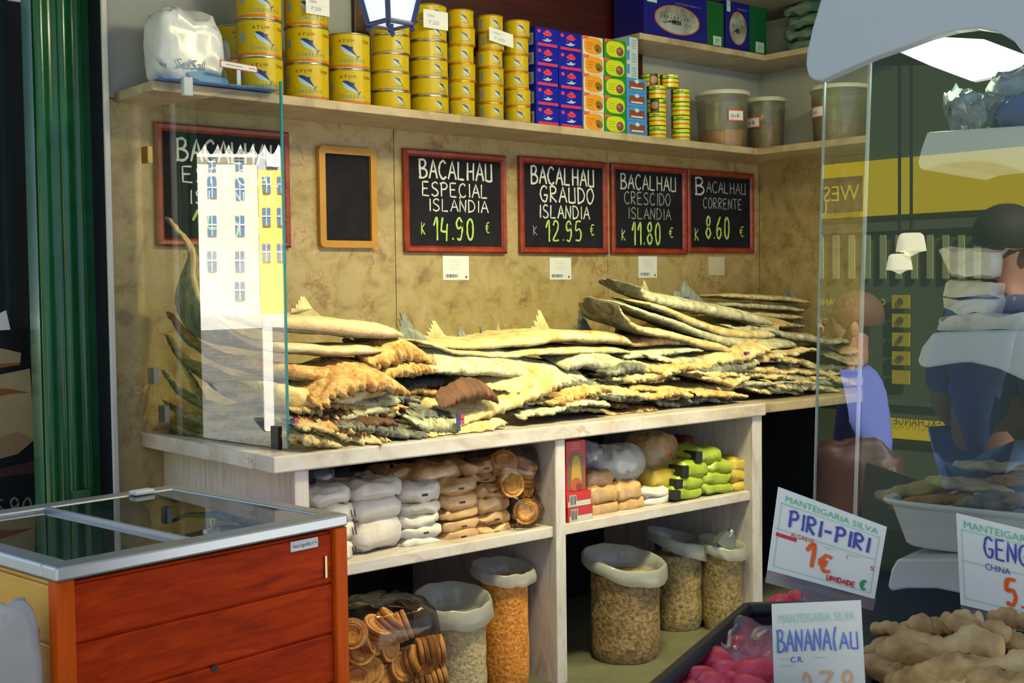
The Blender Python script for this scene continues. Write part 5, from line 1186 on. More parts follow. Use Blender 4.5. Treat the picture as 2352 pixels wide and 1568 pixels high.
# cod blocks
M_codw = noisy('cod_white', [(.3, (.52, .36, .20)), (.5, (.72, .64, .50)), (.7, (.80, .76, .66))], 12, 8, .7, .8, bump=.5, bscale=60)
M_coddark = noisy('cod_dark_side', [(.3, (.04, .025, .02)), (.6, (.12, .08, .06)), (.8, (.25, .17, .12))], 12, 8, .7, .8, bump=.5)
def block(outl, off, dep, m, label, seed):
    P = [DP(x, y, off) for x, y in outl]; c = sum(P, V()) / len(P); Q = []
    n = len(P)
    for i in range(n):
        for f in (0, .34, .67): Q.append(P[i].lerp(P[(i + 1) % n], f))
    n = len(Q); L_ = 7; b = MB(); cc = c
    def fn(u, v):
        i = round(u * n) % n; k = v; inset = 1 - .14 * (abs(2 * k - 1) ** 4)
        p = cc + (Q[i] - cc) * inset - DN * (dep * k)
        s = V((seed * 3.3, seed, 0)); return p - cc + V((noise.noise(p * 40 + s), noise.noise(p * 40 - s), noise.noise(p * 50 + s * 2))) * .006
    b.grid(fn, n, L_, wu=True); b.f += [[i * L_ for i in range(n)], [i * L_ + L_ - 1 for i in range(n)]]; b.m += [0, 0]
    return tag(b.build('cod_block', m, None, smooth=60, loc=c), label, 'cod')
block([(2146, 576), (2160, 568), (2230, 570), (2282, 578), (2290, 600), (2280, 636), (2236, 640), (2180, 636), (2160, 606)], .16, .1, M_codw, 'topmost thick white cod block on the middle display shelf', 1)
block([(2166, 652), (2182, 641), (2240, 644), (2286, 648), (2284, 684), (2200, 682), (2160, 680)], .15, .1, M_codw, 'white cod block under the topmost one in the display', 2)
block([(2162, 684), (2284, 686), (2272, 724), (2190, 722), (2164, 708)], .15, .1, M_codw, 'third white cod block from the top in the display', 3)
block([(2137, 762), (2140, 730), (2150, 738), (2180, 724), (2240, 720), (2330, 726), (2420, 700), (2420, 756), (2300, 760)], .14, .12, M_codw, 'flat ragged cod piece lying on the middle display shelf', 4)
block([(2286, 640), (2300, 575), (2330, 572), (2370, 590), (2400, 640), (2410, 716), (2330, 722), (2290, 718), (2282, 680)], .20, .1, M_coddark, 'dark skinned cod piece right behind the white blocks', 5)
block([(2280, 600), (2300, 572), (2350, 570), (2380, 590), (2320, 650), (2290, 650)], .27, .05, M_flesh, 'yellowish cod piece at the back of the middle display shelf', 6)
# plastic bags on the top shelf
M_pbag = clearglass('bluish_bag', (.85, .92, 1), 1.45, 1.0, .05, .2, cloud=((.34, .42, .50), .72))
for k, (x0, x1, y0, y1, off, m, lab) in enumerate(((2158, 2300, 222, 300, .16, M_pbag, 'pale plastic bag at the front of the top display shelf'), (2250, 2420, 166, 296, .22, M_pbag, 'big bluish plastic bag on the top display shelf'), (2262, 2400, 236, 298, .15, flat('blue_goods', (.04, .09, .26), .4), 'blue package under the big plastic bag in the display'), (2146, 2220, 212, 252, .24, M_pbag, 'crumpled pale bag end hanging left on the top display shelf'))):
    p = DP((x0 + x1) / 2, y1, off); kk = (p - EYE).dot(FW) / F
    o = bagmesh((x1 - x0) * kk, .10, (y1 - y0) * kk, 110 + k, .016, .7, False).build('plastic_bag', m, None, smooth=True, loc=p - DN * .05); o.rotation_euler = (0, 0, pa_ + PI); tag(o, lab, 'plastic bag')
# white tub of dried fish
tb = thing('white_tub', 'white plastic tub heaped with dried fish in the display case', 'tub', DP(2230, 1278, .13))
def tubpts(scale_top, z, n=28, ww=.148, dd=.09):
    out = []
    for k in range(n):
        a = 2 * PI * k / n; sx = math.copysign(abs(math.cos(a)) ** .35, math.cos(a)); sy = math.copysign(abs(math.sin(a)) ** .35, math.sin(a))
        out.append(-DPV * (sx * ww * scale_top) - DN * (dd + sy * dd * scale_top) + V((0, 0, z)))
    return out
rz = [(.80, 0), (.84, .004), (.98, .066), (1.06, .070), (1.08, .075), (1.06, .079), (.98, .077), (.95, .060), (.80, .012)]
b = MB(); n = 28; vs = []
for s_, z in rz: vs += tubpts(s_, z)
b.add(vs, [(i * n + k, i * n + (k + 1) % n, (i + 1) * n + (k + 1) % n, (i + 1) * n + k) for i in range(len(rz) - 1) for k in range(n)] + [tuple(range(n))[::-1], tuple(range((len(rz) - 1) * n, len(rz) * n))]); b.build('tub_body', M_plastic_white, tb, smooth=45)
def dfish(px0, py0, px1, py1, thk, off, m, label, wv=.05):
    NF[0] += 1; sd = NF[0] * 2.7; A = DP(px0, py0, off); B = DP(px1, py1, off + .02); c = (A + B) / 2; b = MB()
    def fn(u, v):
        s = u; a = 2 * PI * v; p = A.lerp(B, s); kk = (p - EYE).dot(FW) / F; t = thk * kk * .5 * (math.sin(PI * min(1, s * .92 + .06)) ** .5)
        q = p + V((0, 0, 1)) * t * math.sin(a) - DN * (wv * (math.cos(a) * .5 + .3) * math.sin(PI * min(1, s * .9 + .08)) ** .5)
        return q - c + V((0, 0, 1)) * .006 * noise.fractal(q * 30 + V((sd, 0, 0)), .8, 2, 3)
    b.grid(fn, 30, 12, wv=True); b.f += [list(range(12))[::-1], list(range(29 * 12, 30 * 12))]; b.m += [0, 0]
    tag(b.build('dried_fish', m, None, smooth=True, loc=c), label, 'dried fish', 'dried fish in the white tub')
M_dfish = noisy('dried_fish_tan', [(.3, (.10, .08, .03)), (.5, (.30, .25, .11)), (.7, (.48, .44, .26))], 14, 8, .7, 1, bump=.5)
M_dfish2 = noisy('dried_fish_brown', [(.3, (.09, .05, .015)), (.5, (.27, .15, .045)), (.7, (.42, .28, .12))], 14, 8, .7, 1, bump=.5)
M_dfish3 = noisy('dried_fish_grey', [(.3, (.05, .05, .045)), (.5, (.18, .17, .14)), (.7, (.40, .39, .33))], 18, 8, .7, 1, bump=.5)
for k, (a, c, d, e2, t, off, m, lab) in enumerate(((2010, 1140, 2200, 1118, 40, .20, M_dfish, 'greenish dried fish jutting over the left rim of the tub'), (2040, 1162, 2230, 1142, 34, .16, M_dfish2, 'brown dried fish lying low at the left of the tub'), (2125, 1102, 2330, 1136, 28, .18, M_dfish, 'pale long dried fish across the middle of the tub'), (2190, 1160, 2360, 1150, 46, .16, M_dfish3, 'grey salted dried fish at the front of the tub'), (2190, 1070, 2420, 1082, 30, .24, M_dfish, 'topmost dried fish at the back of the tub'), (2200, 1112, 2420, 1102, 34, .22, M_dfish2, 'dried fish under the topmost one, back of the tub'), (2300, 1150, 2440, 1160, 40, .17, M_dfish2, 'brown dried fish at the right side of the tub'))): dfish(a, c, d, e2, t, off, m, lab)
# price signs
def bil(c4s, c):
    tl, tr, br, bl = c4s; nn = (tr - tl).cross(bl - tl).normalized()
    if nn.dot(EYE - c - tl) < 0: nn = -nn
    return lambda u, v, l: tl * (1 - u) * v + tr * u * v + br * u * (1 - v) + bl * (1 - u) * (1 - v) + nn * l
M_sign = flat('sign_white', (.74, .76, .76), .35)
M_sgreen = flat('sign_green', (.10, .52, .30), .5); M_sgreenp = flat('sign_green_pale', (.42, .66, .54), .5)
M_sblue = flat('marker_blue', (.05, .07, .42), .5); M_sred = flat('marker_red', (.60, .02, .05), .5); M_sor = flat('marker_orange', (.85, .11, .01), .5)
M_sdk = flat('sign_green_dark', (.01, .30, .12), .5); M_paleor = flat('marker_pale_orange', (.78, .42, .24), .5); M_palebl = flat('marker_pale_blue', (.12, .20, .62), .5)
def sign(corners, off, label, draw, m=None):
    P = [DP(x, y, off) for x, y in corners]; c = P[3].copy(); Q = [p - c for p in P]; f = bil(Q, c)
    t = thing('price_sign', label, 'sign', c)
    b = MB(); b.prism([f(0, 0, 0), f(1, 0, 0), f(1, 1, 0), f(0, 1, 0)], -(f(0, 0, 1) - f(0, 0, 0)) * .002); b.build('card', m or M_sign, t)
    b = MB(); draw(b, f); b.build('sign_writing', [M_sgreenp, M_sgreen, M_sblue, M_sred, M_sor, M_sdk, M_paleor, M_palebl], t)
    return t, f
def border(b, f, x0, x1, y0, y1, m):
    for a in ((x0, x1, y0, y0 + .012), (x0, x1, y1 - .012, y1), (x0, x0 + .008, y0, y1), (x1 - .008, x1, y0, y1)): quad(b, f, *a, m, .0006)
def aspect(f): return (f(1, 0, 0) - f(0, 0, 0)).length / (f(0, 1, 0) - f(0, 0, 0)).length
def hand(b, f, text, u0_, v0, u1, h, w, m, sp=.72):
    """marker writing in sign coordinates (u, v in 0..1)"""
    ar = aspect(f); g = lambda u, v, l: f(u / ar, v, l)
    adv = sum({'I': .36, '.': .28, '1': .5, "'": 0, '(': .42, ' ': .72}.get(c, sp) for c in text) - .14
    strokes(b, text, u0_ * ar, v0, h, w, g, m, sp=sp, sq=(u1 - u0_) * ar / (adv * h), jit=.012, lift=.0012)
def d_piri(b, f):
    printed(b, 'MANTEIGARIA SILVA', .08, .865, .86, .075, f, 1, .0); border(b, f, .05, .96, .06, .84, 0)
    hand(b, f, 'PIRI-PIRI', .15, .585, .89, .20, .034, 2)
    quad(b, f, .02, .94, .515, .530, 0, .0006); quad(b, f, .05, .22, .825, .832, 1, .0007)
    for x in (.48, .70): printed(b, 'categoria', x, .475, .12, .03, f, 0)
    quad(b, f, .04, .24, .43, .475, 3, .0008); printed(b, 'ALGARVE', .18, .475, .22, .055, f, 3)
    hand(b, f, '1', .34, .20, .44, .28, .05, 4); hand(b, f, 'e', .47, .17, .60, .22, .045, 4)
    hand(b, f, 'UNIDADE', .56, .085, .82, .065, .016, 3); hand(b, f, 'e', .86, .09, .92, .12, .03, 5); printed(b, '1', .70, .42, .015, .05, f, 3); printed(b, 'S', .92, .37, .04, .06, f, 3)
sg, f = sign([(1787, 1118), (2036, 1210), (2008, 1375), (1762, 1308)], -.16, 'tilted white price sign reading PIRI-PIRI in front of the display pane', d_piri)
M_acr = clearglass('acrylic', (.88, .88, .95), 1.45, 1.0, .06, .1, cloud=((.40, .40, .52), .35))
b = MB(); q = [f(-.005, 0, -.002), f(1.005, 0, -.002), f(.995, -.17, -.002), f(-.01, -.16, -.002)]; b.prism(q, DN * -.004); b.build('holder_strip', M_acr, sg)
b = MB(); q = [f(.36, -.10, .004), f(.70, -.14, .004), f(.70, -.30, .004), f(.36, -.25, .004)]; b.prism(q, DN * -.006); b.build('clip', M_acr, sg)
b = MB(); b.tube([f(.50, -.27, -.004), f(.49, -.55, -.004), f(.48, -.9, -.004)], .006, 8); b.build('stem', M_acr, sg)
def d_ban(b, f):
    printed(b, 'MANTEIGARIA SILVA', .07, .83, .86, .08, f, 0, .0)
    hand(b, f, 'BANANA(', .06, .58, .72, .19, .020, 7); hand(b, f, 'AU', .76, .58, .96, .15, .016, 7)
    quad(b, f, .08, .2, .515, .522, 0, .0006); quad(b, f, .45, .6, .515, .522, 0, .0006); printed(b, 'C.R.', .2, .485, .15, .05, f, 2)
    quad(b, f, .08, .24, .455, .462, 0, .0006)
    hand(b, f, '2', .33, .12, .44, .27, .026, 6); hand(b, f, '38', .52, .12, .93, .27, .026, 6)
sg, f = sign([(1772, 1387), (1976, 1378), (1990, 1640), (1780, 1650)], -.42, 'upright white price sign reading BANANA beside the ginger', d_ban, flat('sign_cream', (.72, .72, .68), .4))
b = MB(); b.tube([f(.5, .02, -.006), f(.5, -.4, -.006)], .006, 8); b.build('stem', M_acr, sg)
def d_gen(b, f):
    printed(b, 'MANTEIGARIA SILVA', .06, .86, .90, .08, f, 1, .0); border(b, f, .04, .97, .08, .84, 0)
    hand(b, f, 'GENGIBRE', .24, .60, .97, .22, .024, 2); quad(b, f, .03, .95, .49, .505, 0, .0006); printed(b, 'CHINA', .24, .46, .22, .07, f, 2)
    hand(b, f, '5.90', .42, .13, .85, .28, .045, 4)
sg, f = sign([(2196, 1178), (2470, 1244), (2470, 1450), (2206, 1388)], -.06, 'white price sign for ginger in front of the white tub', d_gen)
b = MB(); b.prism([f(0, 0, -.002), f(1, 0, -.002), f(1, -.14, -.002), f(0, -.14, -.002)], DN * -.004); b.build('holder_strip', M_acr, sg)
b = MB(); b.tube([f(.45, -.1, -.004), f(.45, -.9, -.004)], .006, 8); b.build('stem', M_acr, sg)
# ginger heap in a black crate
M_crate = flat('black_crate', (.008, .009, .016), .4)
CR = 1.002
def crate(pts, z0, z1, label, th=.008, lip=.012):
    t = thing('black_crate', label, 'crate', (pts[0].x, pts[0].y, z0)); b = MB(); n = len(pts); c = sum(pts, V()) / n; o = pts[0]
    L_ = lambda p, z: V((p.x - o.x, p.y - o.y, z - z0))
    b.prism([L_(p, z0) for p in pts], (0, 0, .006))
    for i in range(n):
        p, q = pts[i], pts[(i + 1) % n]; ip, iq = p.lerp(c, .04), q.lerp(c, .04)
        b.hexa([L_(p, z0), L_(q, z0), L_(iq, z0), L_(ip, z0)], [L_(p, z1), L_(q, z1), L_(iq, z1), L_(ip, z1)])
    b.build('crate_body', M_crate, t)
    b = MB()
    for i in range(n): b.tube([L_(pts[i], z1), L_(pts[(i + 1) % n], z1)], lip, 10)
    b.build('crate_rim', M_crate, t, smooth=40)
    return t
def atz(px, py, z): return PZ(px, py, z)
g0 = [lz(DP(1985, 1480, -.10), 0), lz(DP(2600, 1480, -.10), 0), lz(DP(2600, 1480, -.52), 0), lz(DP(1985, 1480, -.52), 0)]
crate(g0, .80, .965, 'low black crate heaped with ginger roots under the display')
M_ging = noisy('ginger_skin', [(.3, (.24, .125, .035)), (.5, (.42, .26, .095)), (.7, (.56, .39, .18))], 14, 8, .6, .8, bump=.4, bscale=50)
def ginger(px, py, off, s, seed, label):
    p = DP(px, py, off); k = (p - EYE).dot(FW) / F * 1.18; rnd = random.Random(seed)
    me = bpy.data.meshes.new('g'); vs = [V((0, 0, 0))]; es = []; rad = [.024]
    d = V((1, 0, 0)); ends = [0]
    L_ = s * k
    for i in range(1, 5): vs.append(V((L_ * .24 * i, rnd.uniform(-.10, .10) * L_, rnd.uniform(-.05, .07) * L_))); es.append((i - 1, i)); rad.append(L_ * rnd.uniform(.10, .15))
    rad[0] = L_ * .10
    for i in ((1, 3) if seed % 2 else (2,)):
        j = len(vs); a = rnd.uniform(.5, 1.3) * rnd.choice((-1, 1)); vs.append(vs[i] + V((.12 * L_ * math.cos(a), .05 * L_, abs(math.sin(a)) * .17 * L_ * (1 if i != 2 else .7)))); es.append((i, j)); rad.append(L_ * .085)
    me.from_pydata(vs, es, []); o = bpy.data.objects.new('g', me); COL.objects.link(o)
    sk = o.modifiers.new('s', 'SKIN'); o.modifiers.new('d', 'SUBSURF').levels = 2
    for v, r in zip(me.skin_vertices[0].data, rad): v.radius = (r, r)
    me.skin_vertices[0].data[0].use_root = True
    dg = bpy.context.evaluated_depsgraph_get(); m2 = bpy.data.meshes.new_from_object(o.evaluated_get(dg)); bpy.data.objects.remove(o)
    for v in m2.vertices:
        q = v.co * 45 + V((seed * 5, 0, 0)); v.co += v.normal * .0022 * (noise.noise(q) + .5 * math.sin(v.co.x * 420))
    m2.materials.clear(); m2.materials.append(M_ging); m2.polygons.foreach_set('use_smooth', [True] * len(m2.polygons))
    r = bpy.data.objects.new('ginger_root', m2); COL.objects.link(r)
    r.rotation_euler = (rnd.uniform(-.3, .3), rnd.uniform(-.25, .1), pa_ + PI + rnd.uniform(-.25, .25)); r.location = p - (r.rotation_euler.to_matrix() @ V((L_ * .48, 0, 0)))
    return tag(r, label, 'ginger', 'ginger heap')
GG = [(2160, 1500, -.30, 250, 1, 'long knobbly ginger root at the front middle of the heap'), (2080, 1465, -.22, 150, 2, 'ginger root at the upper left of the heap'), (2165, 1440, -.20, 170, 3, 'ginger root on top, left of the middle of the heap'), (2240, 1440, -.22, 150, 4, 'short ginger root on top of the heap, middle'), (2060, 1500, -.24, 150, 5, 'ginger root at the left edge of the heap'), (2060, 1552, -.34, 210, 6, 'big smooth ginger root low at the left, beside the BANANA sign'), (2270, 1540, -.36, 270, 7, 'large ginger root at the bottom right of the heap'), (2330, 1470, -.22, 190, 8, 'pale ginger root rising at the right of the heap'), (2350, 1420, -.16, 150, 9, 'ginger root at the far right top of the heap'), (2150, 1570, -.38, 220, 10, 'ginger root at the very bottom of the picture'), (2330, 1580, -.40, 200, 11, 'ginger root in the bottom right corner')]
for g in GG: ginger(*g)
# pink things in a clear bag, in a black crate
cr = [PZ(1490, 1600, 1.035), PZ(1716, 1402, 1.035), PZ(1960, 1395, 1.035), PZ(1850, 1760, 1.035)]
ctk = crate([lz(p, 0) for p in cr], .90, 1.035, 'black crate holding pink fruit in clear bags, before the bean sacks', lip=.013)
M_pink = noisy('pink_fruit', [(.3, (.46, .012, .04)), (.52, (.66, .045, .085)), (.68, (.80, .34, .36))], 14, 5, .4, bump=.2)
rnd = random.Random(12); k = 0
for px, py, r in ((1612, 1545, .028), (1660, 1500, .026), (1700, 1460, .028), (1690, 1530, .03), (1740, 1490, .026), (1640, 1590, .03), (1755, 1430, .034), (1730, 1560, .032), (1800, 1400, .03), (1690, 1580, .026), (1765, 1530, .03), (1840, 1385, .026), (1780, 1470, .026), (1590, 1600, .026), (1640, 1530, .028), (1725, 1445, .028), (1665, 1555, .03), (1700, 1495, .028), (1770, 1420, .028), (1740, 1525, .028), (1620, 1575, .028), (1660, 1600, .03), (1720, 1595, .03)):
    z = .995 + .008 * (k % 3); p = PZ(px, py, z); kx = 1 + rnd.uniform(-.1, .35)
    b = MB(); sd = V((k * 3.3, 0, 0))
    b.grid(lambda u, v: (lambda q: q + q * .12 * noise.noise(q * 40 + sd))(V((math.cos(2 * PI * u) * math.sin(PI * (.002 + .996 * v)) * r * kx, math.sin(2 * PI * u) * math.sin(PI * (.002 + .996 * v)) * r, math.cos(PI * v) * r * .85))), 20, 12, wu=True)
    o = b.build('pink_fruit', M_pink, None, smooth=True, loc=p); o.rotation_euler = (rnd.random(), rnd.random(), rnd.random() * 6); tag(o, 'pink red fruit inside the clear bag in the black crate', 'fruit', 'pink fruit in the clear bag'); k += 1
M_cling = clearglass('clear_cling', (.98, .95, .98), 1.42, .8, .03, .22, cloud=((.78, .70, .84), .16))
p = PZ(1782, 1580, .955); o = bagmesh(.20, .19, .08, 131, .018, .65, False, 44, 26).build('plastic_bag', M_cling, None, smooth=True, loc=p); o.rotation_euler = (0, 0, .8); tag(o, 'crinkled clear bag of pink fruit in the black crate', 'plastic bag')
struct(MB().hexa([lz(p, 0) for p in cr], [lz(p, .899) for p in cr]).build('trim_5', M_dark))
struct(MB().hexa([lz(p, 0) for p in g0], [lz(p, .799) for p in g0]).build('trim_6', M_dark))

# ================================================================== THE STREET, SEEN MIRRORED IN THE GLASS
struct(MB().box(1.5, 9, -1.6, 2.0, 3.1, 3.16).build('awning_roof', M_ceiling))  # awning top out of view, extent chosen to keep the sun off
struct(MB().box(.3, 1.6, 1.99, 6.5, 3.1, 3.16).build('awning_roof_side', M_ceiling))
GN = V((-dG.y, dG.x, 0)).normalized()
def mirror(p, q0, n): return p - n * (2 * (p - q0).dot(n))
def RG(px, py, D): return mirror(EYE + ray(px, py).normalized() * D, GA, GN)       # what the left screen mirrors
def RP(px, py, D): return mirror(EYE + ray(px, py).normalized() * D, P0, DN)       # what the display pane mirrors
M_cream = flat('facade_cream', (.84, .80, .62), .8); M_wht = flat('facade_white', (.86, .86, .84), .8); M_yel = flat('facade_yellow', (.80, .62, .14), .8)
M_win = flat('window_blue', (.12, .20, .30), .2); M_roof = flat('roof_slate', (.30, .33, .36), .7)
def facade(name, label, px0, px1, py0, D, m, wins, extra=None):
    zt = RG((px0 + px1) / 2, py0, D).z
    A, B = RG(px0, 672, D), RG(px1, 672, D); A.z = B.z = 0
    u = (B - A); w = u.length; u.normalize(); back = V((u.y, -u.x, 0))
    if back.dot(A) < 0: back = -back
    t = thing(name, label, 'building', A)
    b = MB(); b.prism([V(), u * w, u * w + back * 8, back * 8], (0, 0, zt)); b.build('walls', m, t)
    k = D / F
    for x, y, ww, hh, arch in wins:
        p = RG(x, y, D); s = (p - A).dot(u); z = p.z; W_, H_ = ww * k, hh * k
        pts = [u * (s - W_ / 2) + V((0, 0, z - H_ / 2)), u * (s + W_ / 2) + V((0, 0, z - H_ / 2)), u * (s + W_ / 2) + V((0, 0, z + H_ / 2))] + ([u * (s + W_ / 2 * math.cos(PI * q / 6)) + V((0, 0, z + H_ / 2 + W_ * .4 * math.sin(PI * q / 6))) for q in range(1, 6)] if arch else []) + [u * (s - W_ / 2) + V((0, 0, z + H_ / 2))]
        b = MB(); b.prism([q - back * .06 for q in pts], -back * .1); wn = b.build('window', M_win, t)
        b = MB(); b.prism([u * (s - W_ * .05) + V((0, 0, z - H_ / 2)) - back * .17, u * (s + W_ * .05) + V((0, 0, z - H_ / 2)) - back * .17, u * (s + W_ * .05) + V((0, 0, z + H_ / 2)) - back * .17, u * (s - W_ * .05) + V((0, 0, z + H_ / 2)) - back * .17], -back * .05)
        b.prism([u * (s - W_ * .5) + V((0, 0, z)) - back * .17, u * (s + W_ * .5) + V((0, 0, z)) - back * .17, u * (s + W_ * .5) + V((0, 0, z + H_ * .08)) - back * .17, u * (s - W_ * .5) + V((0, 0, z + H_ * .08)) - back * .17], -back * .05); b.build('glazing_bar', M_wht, wn)
    if extra: extra(t, u, w, back, zt, k)
    return t
def ex1(t, u, w, back, zt, k):
    b = MB(); b.prism([V((0, 0, zt * .86)) - back * .05, u * w + V((0, 0, zt * .86)) - back * .05, u * w + V((0, 0, zt * .875)) - back * .05, V((0, 0, zt * .875)) - back * .05], -back * .5); b.build('cornice', M_wht, t)
    b = MB()
    for i in range(40): b.tube([u * (w * i / 40) + V((0, 0, zt * .875)) - back * .4, u * (w * i / 40) + V((0, 0, zt * .93)) - back * .4], .04, 4)
    b.tube([V((0, 0, zt * .93)) - back * .4, u * w + V((0, 0, zt * .93)) - back * .4], .05, 4); b.build('railing', M_roof, t)
facade('cream_street_building', 'pale cream building with arched blue windows across the square, mirrored in the screen', 440, 597, 300, 90, M_cream, [(487, 432, 20, 40, True), (551, 436, 20, 40, True), (487, 372, 16, 36, False), (549, 368, 16, 40, False), (551, 518, 20, 44, False), (551, 600, 20, 44, False), (487, 518, 20, 44, False), (487, 600, 20, 44, False), (551, 668, 22, 40, False)], ex1)
def ex2(t, u, w, back, zt, k):
    b = MB(); b.prism([V((0, 0, zt)), u * w + V((0, 0, zt)), u * w + V((0, 0, zt + 2.2)) + back * 1.5, V((0, 0, zt + 2.2)) + back * 1.5], back * 3); b.build('roof', M_roof, t)
    b = MB(); b.prism([u * (w * .2) + V((0, 0, zt + .2)) - back * .3, u * (w * .45) + V((0, 0, zt + .2)) - back * .3, u * (w * .45) + V((0, 0, zt + 1.5)) - back * .3, u * (w * .325) + V((0, 0, zt + 2.3)) - back * .3, u * (w * .2) + V((0, 0, zt + 1.5)) - back * .3], back * 2); b.build('dormer', M_wht, t)
facade('yellow_street_building', 'yellow building with a grey roof and dormer across the square, mirrored in the screen', 598, 700, 388, 92, M_yel, [(600 + 12, 424, 18, 36, False), (646, 424, 18, 36, False), (612, 498, 18, 40, False), (646, 498, 18, 40, False), (612, 580, 18, 40, False), (646, 580, 18, 40, False), (684, 500, 18, 40, False)], ex2)
A_, B_ = RG(600, 672, 14), RG(624, 672, 14); zt_ = RG(608, 735, 14).z; A_.z = B_.z = 0
b = MB(); d_ = (B_ - A_); nn = V((d_.y, -d_.x, 0)).normalized() * .3
b.prism([V(), d_, d_ + nn, nn], (0, 0, zt_)); tag(b.build('white_strip_post', M_wht, None, bevel=.03, loc=A_), 'white post added in the street for a bright strip mirrored low in the screen', 'added_post')  # post added to make the bright strip mirrored in the screen
# scalloped valance of the awning
b = MB(); pts = [RG(430, 150, 5.9)]
xs = [430, 470, 500, 525, 552, 580, 608, 640, 675, 710]
for i in range(len(xs) - 1):
    for q in range(6):
        x = xs[i] + (xs[i + 1] - xs[i]) * q / 6; pts.append(RG(x, 330 + 24 * math.sin(PI * q / 6), 5.9))
pts.append(RG(710, 150, 5.9)); c = pts[0].copy()
d_ = (pts[-1] - pts[0]); nn = V((d_.y, -d_.x, 0)).normalized()
b.prism([p - c for p in pts], nn * .012)
tag(b.build('awning_valance', flat('awning_green', (.010, .04, .025), .8), None, loc=c), 'dark scalloped awning edge over the street, mirrored in the screen', 'awning')
# exchange shop across the lane with a yellow sign, its brightness added as glow
DS = 9.0
def shop_frame():
    A, B = RP(1700, 652, DS + .0), RP(2600, 652, DS * .86); A.z = B.z = 0
    u = (B - A).normalized(); n = V((u.y, -u.x, 0))
    if n.dot(EYE - A) < 0: n = -n
    return A, u, n
SA, SU, SN = shop_frame()
def SP(px, py):      # pixel of the mirrored picture -> (s, z) on the shop front
    d = mirror(EYE + ray(px, py), P0, DN) - mirror(EYE, P0, DN); E2 = mirror(EYE, P0, DN)
    k = (SA - E2).dot(SN) / d.dot(SN); p = E2 + d * k
    return (p - SA).dot(SU), p.z
xs_ = thing('exchange_shop', 'dark green exchange shop front across the lane with yellow signs, mirrored in the case', 'shop', SA)
b = MB(); b.prism([SU * -6, SU * 6, SU * 6 - SN * 3, SU * -6 - SN * 3], (0, 0, 5)); b.build('shop_wall', flat('shop_dark_green', (.11, .15, .07), .6), xs_)
def srect(b, px0, px1, py0, py1, m, l):
    s0, z1 = SP(px0, py0); s1, _ = SP(px1, py0); _, z0 = SP(px0, py1)
    b.prism([SU * s0 + SN * l + V((0, 0, z0)), SU * s1 + SN * l + V((0, 0, z0)), SU * s1 + SN * l + V((0, 0, z1)), SU * s0 + SN * l + V((0, 0, z1))], SN * .01, m)
M_ysign = flat('yellow_sign_glow', (.7, .55, .01), .4, emit=(1, .78, .0), est=2.2)  # glow added so the sign shows bright in the pane
M_ydim = flat('yellow_letters', (.6, .5, .02), .5, emit=(1, .85, .05), est=2.6)  # letters brightened by added glow as well
M_sgrey = flat('sign_olive', (.16, .15, .06), .5)
b = MB(); srect(b, 1700, 2700, 398, 514, 0, .02); srect(b, 2000, 2420, 955, 1000, 0, .02); b.build('yellow_sign', M_ysign, xs_)
b = MB(); srect(b, 1800, 1990, 420, 497, 0, .04); b.build('sign_panel', M_sgrey, xs_)
# letters face the lane, so the mirror turns them round
def stext(b, text, px0, px1, py_base, hpx, l):
    s0, z0 = SP(px1, py_base); s1, _ = SP(px0, py_base); _, z1 = SP(px1, py_base - hpx); sgn = 1 if s1 > s0 else -1
    printed(b, text, 0, 0, abs(s1 - s0), z1 - z0, lambda u, v, q: SU * (s0 + sgn * u) + SN * (l + q) + V((0, 0, z0 + v)), 0)
b = MB(); stext(b, 'WESTERN', 1806, 1984, 459, 36, .055); stext(b, 'UNION', 1800, 1912, 495, 32, .055)
stext(b, 'CAMBIO', 1980, 2040, 700, 14, .03); stext(b, 'EXCHANGE', 1872, 1970, 700, 14, .03); stext(b, 'AGENCIA', 1872, 1925, 745, 14, .03)
b.build('sign_letters', M_ydim, xs_)
b = MB(); stext(b, 'CAMBIO EXCHANGE', 2060, 2260, 988, 20, .04); b.build('sign_letters', M_sgrey, xs_)
b = MB()
for y in (677, 720, 763, 806, 849): srect(b, 2054, 2094, y, y + 31, 0, .02)
b.build('icon_squares', flat('yellow_icon', (.5, .42, .01), .5, emit=(1, .8, .02), est=.75), xs_)  # icons carry a weaker added glow
b = MB()
for i, y in enumerate((677, 720, 763, 806)):
    s, z1 = SP(2074, y + 6); _, z0 = SP(2074, y + 25); r = (z1 - z0) / 2
    b.prism([SU * (s + a) + SN * .035 + V((0, 0, (z0 + z1) / 2 + c)) for a, c in oval(0, 0, r * (.8, .9, 1.1, .6)[i], r * (.9, .9, .6, 1)[i], 12, .5 * i)], SN * .004)
b.build('icon_marks', M_sgrey, xs_)
b = MB()
for i in range(16): srect(b, 1880 + 36 * i, 1894 + 36 * i, 540, 640, 0, .01)
b.build('blind_slats', flat('blind_green', (.42, .48, .20), .6), xs_)
b = MB(); srect(b, 1840, 2700, 520, 540, 0, .012); srect(b, 1840, 2700, 905, 915, 0, .012); srect(b, 2180, 2190, 900, 1200, 0, .012); b.build('window_bars', flat('shop_frame_olive', (.14, .16, .09), .5), xs_)
